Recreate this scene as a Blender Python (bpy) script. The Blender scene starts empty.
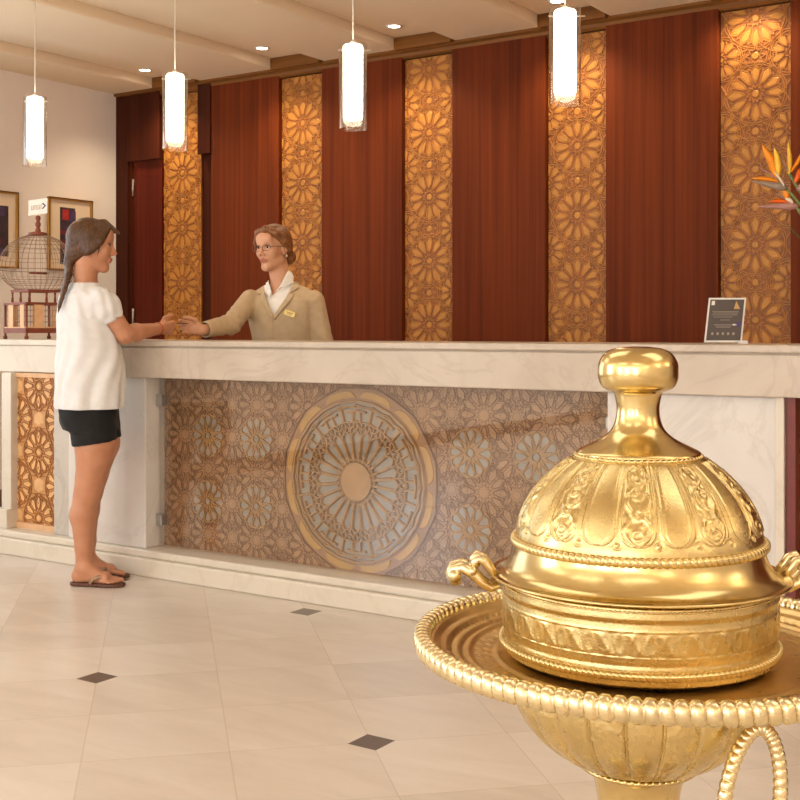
import bpy, math, random
import numpy as np
from mathutils import Vector, Matrix

# ------------------------------------------------------------------ camera
SC = bpy.context.scene
COL = SC.collection
FPX, YAW, EYE, HOR = 1193.0, math.radians(33.8), 1.15, 330.0
FW = np.array([-math.sin(YAW), math.cos(YAW), 0.0])
RT = np.array([math.cos(YAW), math.sin(YAW), 0.0])
cam_d = bpy.data.cameras.new('camera'); cam = bpy.data.objects.new('camera', cam_d); COL.objects.link(cam)
cam.location = (0, 0, EYE); cam.rotation_euler = (math.pi/2, 0, YAW)
cam_d.sensor_width = 36; cam_d.lens = FPX/800*36; cam_d.shift_y = -(400-HOR)/800
cam_d.clip_start = 0.05
SC.camera = cam
# ------------------------------------------------------------------ view, world, light
SC.view_settings.view_transform = 'Standard'; SC.view_settings.look = 'None'
SC.view_settings.gamma = 1.0; SC.view_settings.use_curve_mapping = False
SC.view_settings.exposure = 0.15
SC.cycles.max_bounces = 9; SC.cycles.diffuse_bounces = 5; SC.cycles.glossy_bounces = 4
SC.cycles.transparent_max_bounces = 16
SC.cycles.sample_clamp_indirect = 6.0
world = bpy.data.worlds.new('daylight'); SC.world = world; world.use_nodes = True
world.node_tree.nodes['Background'].inputs[0].default_value = (1.0, .93, .84, 1)
world.node_tree.nodes['Background'].inputs[1].default_value = 0.6

def area(name, loc, direction, sx, sy, power, col):
    l = bpy.data.lights.new(name, 'AREA'); l.shape = 'RECTANGLE'; l.size = sx; l.size_y = sy
    l.energy = power; l.color = col
    o = bpy.data.objects.new(name, l); COL.objects.link(o); o.location = loc
    o.rotation_euler = Vector(direction).to_track_quat('-Z', 'Y').to_euler()
    return o
WIN = (.90, 1.0, 1.08)
# daylight from invented, unseen windows: two on the left wall, three behind the camera
area('window_light', (-6.36, 3.05, 1.65), (1, 0, 0), 2.2, 2.1, 23, WIN)
area('window_light', (-6.36, -1.6, 1.7), (1, 0, 0), 1.9, 1.9, 72, WIN)
for wx in (-4.6, -1.6, 1.4):
    area('window_light', (wx, -5.92, 1.65), (0, 1, 0), 2.0, 2.1, 54, WIN)
# unseen uplights added at the rear and right to brighten the ceiling
for sx, sy in ((-5.9, -5.6), (-3.1, -5.6), (-.1, -5.6), (2.9, -5.6), (3.3, -2.5), (3.3, .8), (3.3, 3.4)):
    area('added_uplight', (sx, sy, 2.05), (0, 0, 1), .35, .2, 27, (1, .92, .78))
# overhead fill added out of view to lift the floor and counter tops
for cx, cy in ((-4.4, 1.6), (-2.0, 1.6), (.6, 1.6), (-4.4, -1.6), (-2.0, -1.6), (.6, -1.6)):
    area('added_ceiling_light', (cx, cy, 2.80), (0, 0, -1), 1.7, 1.1, 9, (1, .96, .88))
# spots of the recessed lights over the back wall are made with their fittings

# ------------------------------------------------------------------ helpers
def lin(c):
    c = c/255.0
    return c/12.92 if c <= .04045 else ((c+.055)/1.055)**2.4
def rgb(r, g, b): return (lin(r), lin(g), lin(b), 1.0)
def px(x, y, d):                 # a point of the place seen in direction (x, y) at distance d along the view axis
    p = d*(FW + (x-400)/FPX*RT); return np.array([p[0], p[1], EYE-(y-HOR)*d/FPX])
def atY(x, Y):                   # X where sight line x meets the plane Y
    p = FW + (x-400)/FPX*RT; return p[0]*Y/p[1]
def zat(x, y, Y):
    p = FW + (x-400)/FPX*RT; return EYE-(y-HOR)*(Y/p[1])/FPX

def tag(o, label=None, cat=None, group=None, kind=None):
    if label: o['label'] = label
    if cat: o['category'] = cat
    if group: o['group'] = group
    if kind: o['kind'] = kind
    return o
def empty(name, loc=(0, 0, 0), rz=0.0, parent=None):
    o = bpy.data.objects.new(name, None); COL.objects.link(o); o.location = loc; o.rotation_euler = (0, 0, rz)
    if parent: o.parent = parent
    return o
class MB:
    """collects shapes; build() links them as one mesh object"""
    def __init__(s): s.v = []; s.f = []; s.m = []; s.n = 0; s.sm = []
    def add(s, verts, faces, mi=0, smooth=False):
        verts = np.asarray(verts, float).reshape(-1, 3); s.v.append(verts)
        for f in faces: s.f.append(tuple(i+s.n for i in f)); s.m.append(mi); s.sm.append(smooth)
        s.n += len(verts); return s
    def box(s, x0, x1, y0, y1, z0, z1, mi=0):
        v = [(x, y, z) for z in (z0, z1) for y in (y0, y1) for x in (x0, x1)]
        return s.add(v, [(0, 2, 3, 1), (4, 5, 7, 6), (0, 1, 5, 4), (2, 6, 7, 3), (0, 4, 6, 2), (1, 3, 7, 5)], mi)
    def obox(s, c, ax, half, mi=0):
        c = np.asarray(c, float); ax = [np.asarray(a, float) for a in ax]
        v = [c+ax[0]*half[0]*i+ax[1]*half[1]*j+ax[2]*half[2]*k for k in (-1, 1) for j in (-1, 1) for i in (-1, 1)]
        return s.add(v, [(0, 2, 3, 1), (4, 5, 7, 6), (0, 1, 5, 4), (2, 6, 7, 3), (0, 4, 6, 2), (1, 3, 7, 5)], mi)
    def tube(s, pts, r, n=8, mi=0, closed=False, cap=True, smooth=True):
        pts = np.asarray(pts, float); N = len(pts)
        rr = np.full(N, r) if np.isscalar(r) else np.asarray(r, float)
        if closed: T = np.roll(pts, -1, 0)-np.roll(pts, 1, 0)
        else: T = np.gradient(pts, axis=0)
        T /= np.maximum(np.linalg.norm(T, axis=1, keepdims=True), 1e-9)
        up = np.array([0, 0, 1.0]) if abs(T[0][2]) < .9 else np.array([1.0, 0, 0])
        A = np.cross(T[0], up); A /= np.linalg.norm(A); out = []
        for i in range(N):
            A = A-T[i]*np.dot(A, T[i]); A /= max(np.linalg.norm(A), 1e-9); B = np.cross(T[i], A)
            for k in range(n):
                t = 2*math.pi*k/n; out.append(pts[i]+rr[i]*(A*math.cos(t)+B*math.sin(t)))
        F = []
        for i in range(N if closed else N-1):
            j = (i+1) % N
            for k in range(n): F.append((i*n+k, i*n+(k+1) % n, j*n+(k+1) % n, j*n+k))
        if not closed and cap: F += [tuple(range(n-1, -1, -1)), tuple((N-1)*n+k for k in range(n))]
        return s.add(out, F, mi, smooth)
    def lathe(s, prof, n=48, c=(0, 0, 0), mi=0, smooth=True, fn=None):
        prof = np.asarray(prof, float); th = np.linspace(0, 2*math.pi, n, endpoint=False)
        R = np.repeat(prof[:, 0][:, None], n, 1); Z = np.repeat(prof[:, 1][:, None], n, 1)
        if fn is not None: R, Z = fn(R, Z, th[None, :])
        V = np.stack([c[0]+R*np.cos(th), c[1]+R*np.sin(th), c[2]+Z], -1).reshape(-1, 3); F = []
        for i in range(len(prof)-1):
            for k in range(n): F.append((i*n+k, i*n+(k+1) % n, (i+1)*n+(k+1) % n, (i+1)*n+k))
        return s.add(V, F, mi, smooth)
    def ball(s, c, r, n=10, mi=0, sc=(1, 1, 1)):
        t = np.linspace(-math.pi/2, math.pi/2, n//2+2); V = []; F = []; m = len(t)
        for a in t:
            for k in range(n):
                b = 2*math.pi*k/n; V.append((c[0]+r*sc[0]*math.cos(a)*math.cos(b), c[1]+r*sc[1]*math.cos(a)*math.sin(b), c[2]+r*sc[2]*math.sin(a)))
        for i in range(m-1):
            for k in range(n): F.append((i*n+k, i*n+(k+1) % n, (i+1)*n+(k+1) % n, (i+1)*n+k))
        return s.add(V, F, mi, True)
    def build(s, name, mats, parent=None, bevel=0.0, seg=2):
        me = bpy.data.meshes.new(name)
        me.from_pydata(np.concatenate(s.v).tolist(), [], s.f); me.update()
        for m in (mats if isinstance(mats, (list, tuple)) else [mats]): me.materials.append(m)
        me.polygons.foreach_set('material_index', s.m); me.polygons.foreach_set('use_smooth', s.sm)
        o = bpy.data.objects.new(name, me); COL.objects.link(o)
        if parent: o.parent = parent
        if bevel:
            b = o.modifiers.new('bevel', 'BEVEL'); b.width = bevel; b.segments = seg; b.limit_method = 'ANGLE'
            b.angle_limit = math.radians(40)
        return o

# ------------------------------------------------------------------ materials
def new_mat(name):
    m = bpy.data.materials.new(name); m.use_nodes = True; nt = m.node_tree
    return m, nt, nt.nodes['Principled BSDF']
def N(nt, kind, **kw):
    n = nt.nodes.new(kind)
    for k, v in kw.items():
        if k.startswith('i_'):
            key = k[2:]; n.inputs[int(key) if key.isdigit() else key.replace('_', ' ')].default_value = v
        else: setattr(n, k, v)
    return n
def L(nt, a, b): nt.links.new(a, b)
def ramp(nt, fac, stops):
    r = nt.nodes.new('ShaderNodeValToRGB'); e = r.color_ramp.elements
    e[0].position, e[0].color = stops[0]; e[1].position, e[1].color = stops[-1]
    for p, c in stops[1:-1]:
        x = e.new(p); x.color = c
    L(nt, fac, r.inputs[0]); return r.outputs[0]
def coords(nt, scale=(1, 1, 1), kind='Object'):
    tc = N(nt, 'ShaderNodeTexCoord'); mp = N(nt, 'ShaderNodeMapping'); mp.inputs['Scale'].default_value = scale
    L(nt, tc.outputs[kind], mp.inputs[0]); return mp.outputs[0]
def noise(nt, vec, scale, detail=4, rough=.55, dist=0.0):
    n = N(nt, 'ShaderNodeTexNoise', i_Scale=scale, i_Detail=detail, i_Roughness=rough, i_Distortion=dist)
    L(nt, vec, n.inputs['Vector']); return n.outputs['Fac']
def bump(nt, h, bs, strength=.3, dist=.01):
    b = N(nt, 'ShaderNodeBump', i_Strength=strength, i_Distance=dist); L(nt, h, b.inputs['Height']); L(nt, b.outputs[0], bs.inputs['Normal'])
def math_(nt, op, a, b=None, c=None):
    n = N(nt, 'ShaderNodeMath', operation=op)
    for i, v in enumerate((a, b, c)):
        if v is None: continue
        if isinstance(v, (int, float)): n.inputs[i].default_value = v
        else: L(nt, v, n.inputs[i])
    return n.outputs[0]
def plain(name, col, rough=.5, metal=0.0, var=0.0, vscale=20, bmp=0.0, bscale=200, spec=.5):
    m, nt, bs = new_mat(name); bs.inputs['Roughness'].default_value = rough; bs.inputs['Metallic'].default_value = metal
    bs.inputs['Specular IOR Level'].default_value = spec
    v = coords(nt)
    f = noise(nt, v, vscale)
    lo = tuple(max(0, c*(1-var)) for c in col[:3])+(1,); hi = tuple(min(1, c*(1+var)) for c in col[:3])+(1,)
    L(nt, ramp(nt, f, [(.3, lo), (.7, hi)]), bs.inputs['Base Color'])
    if bmp: bump(nt, noise(nt, v, bscale, 3), bs, bmp, .004)
    return m
def wood(name, dark, light, axis=2, fine=38, rough=.38):
    m, nt, bs = new_mat(name); bs.inputs['Specular IOR Level'].default_value = .1; sc = [fine]*3; sc[axis] = .55
    v = coords(nt, tuple(sc)); f = noise(nt, v, 1.0, 5, .6)
    sc2 = [7.0]*3; sc2[axis] = .35; g = noise(nt, coords(nt, tuple(sc2)), 1.0, 2)
    mx = math_(nt, 'ADD', math_(nt, 'MULTIPLY', f, .6), math_(nt, 'MULTIPLY', g, .4))
    L(nt, ramp(nt, mx, [(.33, dark), (.66, light)]), bs.inputs['Base Color'])
    bs.inputs['Roughness'].default_value = rough; bump(nt, f, bs, .06, .003); return m
def marble(name, base, vein, cloud, scale=3.0, rough=.3, veins=.5):
    m, nt, bs = new_mat(name); v = coords(nt)
    c = noise(nt, v, scale*.8, 6, .6, .6)
    w = noise(nt, v, scale*.55, 5, .62, 1.6)
    d = math_(nt, 'ABSOLUTE', math_(nt, 'SUBTRACT', w, .5))
    vm = ramp(nt, d, [(0.0, (veins,)*3+(1,)), (.035, (0, 0, 0, 1))])
    cc = ramp(nt, c, [(.3, cloud), (.7, base)])
    mix = N(nt, 'ShaderNodeMix', data_type='RGBA'); L(nt, vm, mix.inputs[0]); L(nt, cc, mix.inputs[6]); mix.inputs[7].default_value = vein
    L(nt, mix.outputs[2], bs.inputs['Base Color']); bs.inputs['Roughness'].default_value = rough
    sp = noise(nt, v, 160, 2); bump(nt, sp, bs, .03, .002); return m
def emit(name, col, s):
    m, nt, bs = new_mat(name); bs.inputs['Base Color'].default_value = col
    bs.inputs['Emission Color'].default_value = col; bs.inputs['Emission Strength'].default_value = s; return m
def thin_glass(name, tint=(1, 1, 1, 1), base_refl=.04, rough=0.0, ior=1.5):
    m = bpy.data.materials.new(name); m.use_nodes = True; nt = m.node_tree; nt.nodes.clear()
    o = N(nt, 'ShaderNodeOutputMaterial'); t = N(nt, 'ShaderNodeBsdfTransparent'); t.inputs[0].default_value = tint
    g = N(nt, 'ShaderNodeBsdfGlossy', i_Roughness=rough); f = N(nt, 'ShaderNodeFresnel', i_IOR=ior)
    ge = N(nt, 'ShaderNodeNewGeometry'); L(nt, math_(nt, 'ADD', math_(nt, 'MULTIPLY', ge.outputs['Backfacing'], 1/ior-ior), ior), f.inputs['IOR']); mx = N(nt, 'ShaderNodeMixShader')
    L(nt, math_(nt, 'ADD', f.outputs[0], base_refl), mx.inputs[0]); L(nt, t.outputs[0], mx.inputs[1]); L(nt, g.outputs[0], mx.inputs[2]); L(nt, mx.outputs[0], o.inputs[0])
    return m
M = {}
M['plaster'] = plain('cream_plaster', rgb(238, 229, 222), .8, 0, .02, 3)
M['ceiling'] = plain('warm_ceiling_paint', rgb(236, 218, 192), .8, 0, .015, 2)
M['walnut'] = wood('red_brown_wood', rgb(82, 33, 11), rgb(119, 53, 20), rough=.55)
M['walnut_dark'] = wood('dark_brown_wood', rgb(52, 20, 11), rgb(80, 36, 20))
M['door'] = wood('door_wood', rgb(72, 22, 12), rgb(98, 36, 20))
M['cornice'] = wood('cornice_wood', rgb(104, 66, 32), rgb(136, 90, 46), axis=0)
M['gilt_ground'] = plain('gilt_ground', rgb(146, 86, 34), .5, .1, .2, 9, .5, 60)
M['gilt_strap'] = plain('gilt_strap', rgb(194, 132, 62), .48, .1, .12, 14, .3, 90)
M['gilt_petal'] = plain('gilt_petal', rgb(186, 126, 50), .48, .1, .14, 8, .4, 70)
M['desk_ground'] = plain('carved_brown_ground', rgb(168, 124, 90), .5, 0, .16, 7, .4, 60)
M['desk_strap'] = plain('carved_tan_strap', rgb(184, 142, 98), .5, 0, .12, 9, .2, 60)
M['desk_petal'] = plain('carved_rose_tan', rgb(178, 136, 100), .5, 0, .12, 9, .2, 60)
M['desk_gold'] = plain('carved_yellow_gold', rgb(196, 150, 84), .5, 0, .1, 9, .2, 60)
M['desk_line'] = plain('carved_brown_line', rgb(140, 100, 68), .6, 0, .1, 9)
M['desk_pale'] = plain('pale_backing', rgb(168, 157, 148), .6, 0, .1, 12)
M['left_ground'] = plain('amber_ground', rgb(200, 146, 90), .5, 0, .14, 9, .3, 60)
M['left_strap'] = plain('amber_strap', rgb(168, 112, 62), .5, 0, .1, 9, .2, 60)
M['left_petal'] = plain('amber_petal', rgb(224, 176, 120), .5, 0, .12, 9, .2, 60)
M['red_ground'] = plain('russet_ground', rgb(150, 72, 44), .5, 0, .15, 9, .3, 60)
M['slab'] = marble('beige_marble', rgb(206, 193, 178), rgb(178, 162, 146), rgb(192, 178, 161), 4.0, .35, .4)
M['cream_slab'] = marble('cream_marble', rgb(224, 215, 200), rgb(202, 190, 170), rgb(216, 206, 190), 3.0, .35, .3)
M['white_marble'] = marble('white_marble', rgb(222, 217, 212), rgb(194, 186, 178), rgb(213, 207, 200), 3.5, .35, .35)
M['grey_marble'] = marble('grey_marble', rgb(206, 198, 188), rgb(168, 156, 146), rgb(192, 184, 174), 4, .4, .4)
M['steel'] = plain('brushed_steel', rgb(178, 176, 172), .35, .9, .05, 40)
M['glass'] = thin_glass('clear_glass', (.97, .98, .97, 1), .02)
M['lamp_glass'] = thin_glass('lamp_glass', (.99, .97, .94, 1), .05)
M['lamp'] = emit('lamp_glow', (1.0, .86, .66, 1), 10.0)
M['spot'] = emit('downlight_glow', (1.0, .88, .70, 1), 12.0)
M['white_metal'] = plain('white_enamel', rgb(235, 228, 215), .4)
M['black'] = plain('black_plastic', rgb(22, 20, 20), .5)
M['charcoal'] = plain('charcoal_card', rgb(92, 86, 84), .35)
M['white'] = plain('white_card', rgb(240, 238, 234), .5)
M['grey_ink'] = plain('grey_ink', rgb(172, 160, 148), .6)
M['blue_ink'] = plain('blue_ink', rgb(52, 66, 116), .6)
M['tan_ink'] = plain('tan_ink', rgb(206, 168, 112), .6)
M['violet_ink'] = plain('violet_ink', rgb(84, 74, 120), .6)
M['gold_frame'] = plain('gold_frame', rgb(196, 152, 76), .35, .6, .1, 30)
M['dark_gold'] = plain('dark_gold_frame', rgb(96, 62, 28), .45, .3, .1, 30)
M['mat_board'] = plain('cream_mat_board', rgb(226, 206, 180), .8)
M['wire'] = plain('cage_wire', rgb(150, 122, 100), .5, .4)
M['cage_wood'] = plain('cage_wood', rgb(128, 62, 38), .5, 0, .15, 40)
M['cage_pale'] = plain('cage_pale_wood', rgb(222, 178, 136), .6, 0, .1, 30)

def brass(name, col, rough, bscale, bstr, var=.1):
    m, nt, bs = new_mat(name); v = coords(nt)
    bs.inputs['Metallic'].default_value = 1.0
    f = noise(nt, v, 24, 5); L(nt, ramp(nt, f, [(.3, tuple(c*(1-var) for c in col[:3])+(1,)), (.7, tuple(min(1, c*(1+var)) for c in col[:3])+(1,))]), bs.inputs['Base Color'])
    r = noise(nt, v, 60, 4); L(nt, math_(nt, 'ADD', math_(nt, 'MULTIPLY', r, .16), rough-.08), bs.inputs['Roughness'])
    if bstr:
        h = noise(nt, v, bscale, 3, .6); bump(nt, h, bs, bstr, .0012)
    return m
BR = (.68, .535, .25, 1)
M['brass'] = brass('polished_brass', BR, .2, 60, .12)
M['brass_chased'] = brass('chased_brass', BR, .27, 420, .25)
M['brass_tray'] = brass('engraved_brass', (.68, .49, .22, 1), .3, 300, .5, .16)
M['brass_pale'] = brass('pale_brass', (.80, .68, .41, 1), .26, 200, .2)

# floor: diagonal marble tiles with small dark square insets
def floor_mat():
    m, nt, bs = new_mat('marble_floor_tiles'); tc = N(nt, 'ShaderNodeTexCoord'); sx = N(nt, 'ShaderNodeSeparateXYZ'); L(nt, tc.outputs['Object'], sx.inputs[0])
    x = math_(nt, 'ADD', sx.outputs[0], 1.918); y = math_(nt, 'SUBTRACT', sx.outputs[1], 2.722)
    P = 1.11
    s1 = math_(nt, 'DIVIDE', math_(nt, 'ADD', x, y), P/2); s2 = math_(nt, 'DIVIDE', math_(nt, 'SUBTRACT', x, y), P/2)
    def near(s, off=.5): return math_(nt, 'ABSOLUTE', math_(nt, 'SUBTRACT', math_(nt, 'FRACT', math_(nt, 'ADD', s, off)), .5))
    j = math_(nt, 'MINIMUM', near(s1), near(s2)); joint = math_(nt, 'LESS_THAN', j, .0042)
    dx = near(math_(nt, 'DIVIDE', x, P)); dy = near(math_(nt, 'DIVIDE', y, P))
    dot = math_(nt, 'LESS_THAN', math_(nt, 'MAXIMUM', dx, dy), .043)
    wn = N(nt, 'ShaderNodeTexWhiteNoise', noise_dimensions='2D'); cb = N(nt, 'ShaderNodeCombineXYZ')
    L(nt, math_(nt, 'FLOOR', s1), cb.inputs[0]); L(nt, math_(nt, 'FLOOR', s2), cb.inputs[1]); L(nt, cb.outputs[0], wn.inputs['Vector'])
    mv = N(nt, 'ShaderNodeMapping'); L(nt, tc.outputs['Object'], mv.inputs[0]); mv.inputs['Scale'].default_value = (1, 1, 1)
    av = N(nt, 'ShaderNodeVectorMath', operation='ADD'); L(nt, mv.outputs[0], av.inputs[0])
    sv = N(nt, 'ShaderNodeVectorMath', operation='SCALE'); L(nt, wn.outputs['Color'], sv.inputs[0]); sv.inputs['Scale'].default_value = 7.0
    L(nt, sv.outputs[0], av.inputs[1])
    st = N(nt, 'ShaderNodeMapping'); L(nt, av.outputs[0], st.inputs[0]); st.inputs['Rotation'].default_value = (0, 0, math.radians(-30)); st.inputs['Scale'].default_value = (1.4, 5.5, 1)
    n1 = noise(nt, st.outputs[0], 1.3, 8, .62, .8)
    t = math_(nt, 'ADD', math_(nt, 'MULTIPLY', n1, .75), math_(nt, 'MULTIPLY', wn.outputs['Value'], .25))
    c = ramp(nt, t, [(.25, rgb(203, 191, 178)), (.5, rgb(218, 207, 195)), (.75, rgb(228, 219, 209))])
    m1 = N(nt, 'ShaderNodeMix', data_type='RGBA'); L(nt, math_(nt, 'MULTIPLY', joint, .28), m1.inputs[0]); L(nt, c, m1.inputs[6]); m1.inputs[7].default_value = rgb(150, 122, 100)
    m2 = N(nt, 'ShaderNodeMix', data_type='RGBA'); L(nt, dot, m2.inputs[0]); L(nt, m1.outputs[2], m2.inputs[6]); m2.inputs[7].default_value = rgb(96, 78, 66)
    L(nt, m2.outputs[2], bs.inputs['Base Color']); bs.inputs['Roughness'].default_value = .3
    bump(nt, n1, bs, .04, .003)
    return m
M['floor'] = floor_mat()
# ------------------------------------------------------------------ the setting
WY, WX, CZ = 6.0, -6.42, 2.83          # back wall, left wall, ceiling
RX, RY = 3.6, -6.0                      # right wall, wall behind the camera
def structure(mb, name, m, **kw): return tag(mb.build(name, m, **kw), kind='structure')
structure(MB().box(WX-.2, RX+.2, RY-.2, WY+.4, -.1, 0), 'floor', M['floor'])

# left and rear walls with openings; unseen windows invented for the light, each framed
def wall_with_openings(axis, at, thick, a0, a1, z1, openings):
    mb = MB()
    def b(p0, p1, q0, q1):
        if axis == 'x': mb.box(min(at, at+thick), max(at, at+thick), p0, p1, q0, q1)
        else: mb.box(p0, p1, min(at, at+thick), max(at, at+thick), q0, q1)
    cur = a0
    for (o0, o1, s, h) in sorted(openings):
        b(cur, o0, 0, z1); b(o0, o1, 0, s); b(o0, o1, h, z1); cur = o1
    b(cur, a1, 0, z1); return mb
TOP = CZ+.17
structure(wall_with_openings('x', WX, -.15, RY, WY, TOP, [(1.9, 4.2, .55, 2.75), (-2.6, -.6, .7, 2.7)]), 'wall_left', M['plaster'])
structure(wall_with_openings('y', RY, -.15, WX, RX, TOP, [(c-1.05, c+1.05, .55, 2.75) for c in (-4.6, -1.6, 1.4)]), 'wall_rear', M['plaster'])
structure(MB().box(RX, RX+.15, RY, WY, 0, TOP), 'wall_right', M['plaster'])
wn = 0
for c, hw, zs, zt in ((3.05, 1.15, .55, 2.75), (-1.6, 1.0, .7, 2.7)):
    wn += 1; mb = MB()
    for y in (c-hw, c-.03, c+hw-.06): mb.box(WX-.14, WX-.08, y, y+.06, zs, zt)
    for z in (zs, zt-.06): mb.box(WX-.135, WX-.085, c-hw+.06, c-.03, z, z+.06).box(WX-.135, WX-.085, c+.03, c+hw-.06, z, z+.06)
    structure(mb, 'window_%d' % wn, M['white_metal'])
for c in (-4.6, -1.6, 1.4):
    wn += 1; mb = MB()
    for x in (c-1.05, c-.03, c+.99): mb.box(x, x+.06, RY-.14, RY-.08, .55, 2.75)
    for z in (.55, 2.69): mb.box(c-.99, c-.03, RY-.135, RY-.085, z, z+.06).box(c+.03, c+.99, RY-.135, RY-.085, z, z+.06)
    structure(mb, 'window_%d' % wn, M['white_metal'])
structure(MB().box(WX, WX+.015, RY, WY, 0, .12), 'baseboard_left', plain('brown_skirting', rgb(124, 92, 72), .5, 0, .1))

# back wall: timber wall carrying raised vertical boards; gilt lattice panels stand in the bays between
XL = WX
bay_px = [(165, 203), (283, 326), (406, 456), (549, 609), (721, 793)]
bays = [(atY(a, WY), atY(b, WY)) for a, b in bay_px]
last = bays[-1][1]
bays.append((last+.62, last+1.0))
CORN = zat(455, 53, WY)
wall_back = structure(MB().box(WX-.15, RX, WY+.002, WY+.2, 0, TOP), 'wall_back', M['walnut_dark'])
edges = [atY(203, WY)] + [v for b in bays[1:] for v in b]
BT = .045
def board(x0, x1, z0=0.0, z1=CORN+.04, m='walnut', t=BT):
    return MB().box(x0, x1, WY-t, WY, z0, z1).build('timber_board', M[m], bevel=.003)
xs = [(atY(211, WY-BT), bays[1][0])]+[(bays[i][1], bays[i+1][0]) for i in range(1, 5)]+[(bays[5][1], RX)]
for (a, b), lab in zip(xs, ('tall red-brown wood panel directly left of and behind the receptionist', 'tall red-brown wood panel behind the third hanging lamp, right of the receptionist',
                            'tall red-brown wood panel left of the largest hanging lamp', 'wide red-brown wood panel right of the largest hanging lamp, above the tablet sign',
                            'red-brown wood panel at the right edge behind the orange flowers', 'red-brown wood panel beyond the right edge of the photo')):
    tag(board(a, b), lab, 'wood panel', 'tall red-brown wood panels on the back wall')
# dark timber around the door at the left end of the wall
DX0, DX1, DZ = atY(133, WY), atY(163.5, WY), zat(150, 161, WY)
for q in (board(WX, DX0, m='walnut_dark', t=.055),
          board(DX0, bays[0][0], DZ, m='walnut_dark', t=.055),
          board(bays[0][1], atY(211, WY-BT), zat(206, 155, WY), m='walnut_dark', t=.055)): q.name = 'trim_2'; tag(q, kind='structure')
d = structure(MB().box(DX0, bays[0][0]-.004, WY-.025, WY, 0, DZ), 'door_1', M['door'])
for y in (188, 317):
    z = zat(137, y, WY); MB().tube([(DX0+.035, WY-.033, z-.06), (DX0+.035, WY-.033, z+.06)], .008).build('door_hinge', M['steel'], d)
MB().box(DX0, DX0+.03, WY-.035, WY-.025, 0, DZ).build('door_frame', M['walnut_dark'], d)
# cornice: follows the ceiling and rises into each channel over a gilt bay
CH = .062
chans = []
for a, b in bays:
    chans.append((a-.02, b+.03))
def cornice():
    mb = MB()
    prof = [(0, CORN), (.03, CORN), (.045, CORN+.012), (.05, CORN+.03), (.075, CORN+.04), (.075, CZ+.01)]
    v = []
    for x in (WX, RX):
        for o, z in prof: v.append((x, WY-o, z))
        v.append((x, WY, CZ+.01))
    n = len(prof)+1
    mb.add(v, [(i, i+1, n+i+1, n+i) for i in range(n-1)]+[tuple(range(n-1, -1, -1)), tuple(range(n, 2*n))])
    for a, b in chans:
        mb.box(a+.005, b-.005, WY-.11, WY, CZ-.012, CZ+CH-.002)
    return mb
structure(cornice(), 'trim_1', M['cornice'])

# ceiling: flat fields with raised channels running out from the wall over each bay
def ceiling():
    mb = MB(); cur = WX-.15
    more = [c for c in chans]
    k = chans[-1][1]+.6
    while k < RX-.5: more.append((k, k+.4)); k += 1.0
    for a, b in more:
        mb.box(cur, a, RY-.15, WY+.2, CZ, CZ+.3)
        mb.box(a, b, RY-.15, WY+.2, CZ+CH, CZ+.3); cur = b
    mb.box(cur, RX+.15, RY-.15, WY+.2, CZ, CZ+.3)
    return mb
structure(ceiling(), 'ceiling', M['ceiling'], bevel=.012)

# ------------------------------------------------------------------ geometric strapwork
def clipseg(p, q, W, H):
    x0, y0 = p; x1, y1 = q; dx, dy = x1-x0, y1-y0; t0, t1 = 0.0, 1.0
    for P_, Q_ in ((-dx, x0), (dx, W-x0), (-dy, y0), (dy, H-y0)):
        if abs(P_) < 1e-12:
            if Q_ < 0: return None
        else:
            r = Q_/P_
            if P_ < 0: t0 = max(t0, r)
            else: t1 = min(t1, r)
    if t1-t0 < 1e-6: return None
    return (x0+t0*dx, y0+t0*dy), (x0+t1*dx, y0+t1*dy)
def clippoly(poly, W, H):
    for ax, lim, sg in ((0, 0, 1), (0, W, -1), (1, 0, 1), (1, H, -1)):
        out = []
        for i in range(len(poly)):
            a, b = poly[i], poly[(i+1) % len(poly)]; da, db = (a[ax]-lim)*sg, (b[ax]-lim)*sg
            if da >= 0: out.append(a)
            if (da >= 0) != (db >= 0):
                t = da/(da-db); out.append((a[0]+t*(b[0]-a[0]), a[1]+t*(b[1]-a[1])))
        poly = out
        if len(poly) < 3: return []
    return poly
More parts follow.
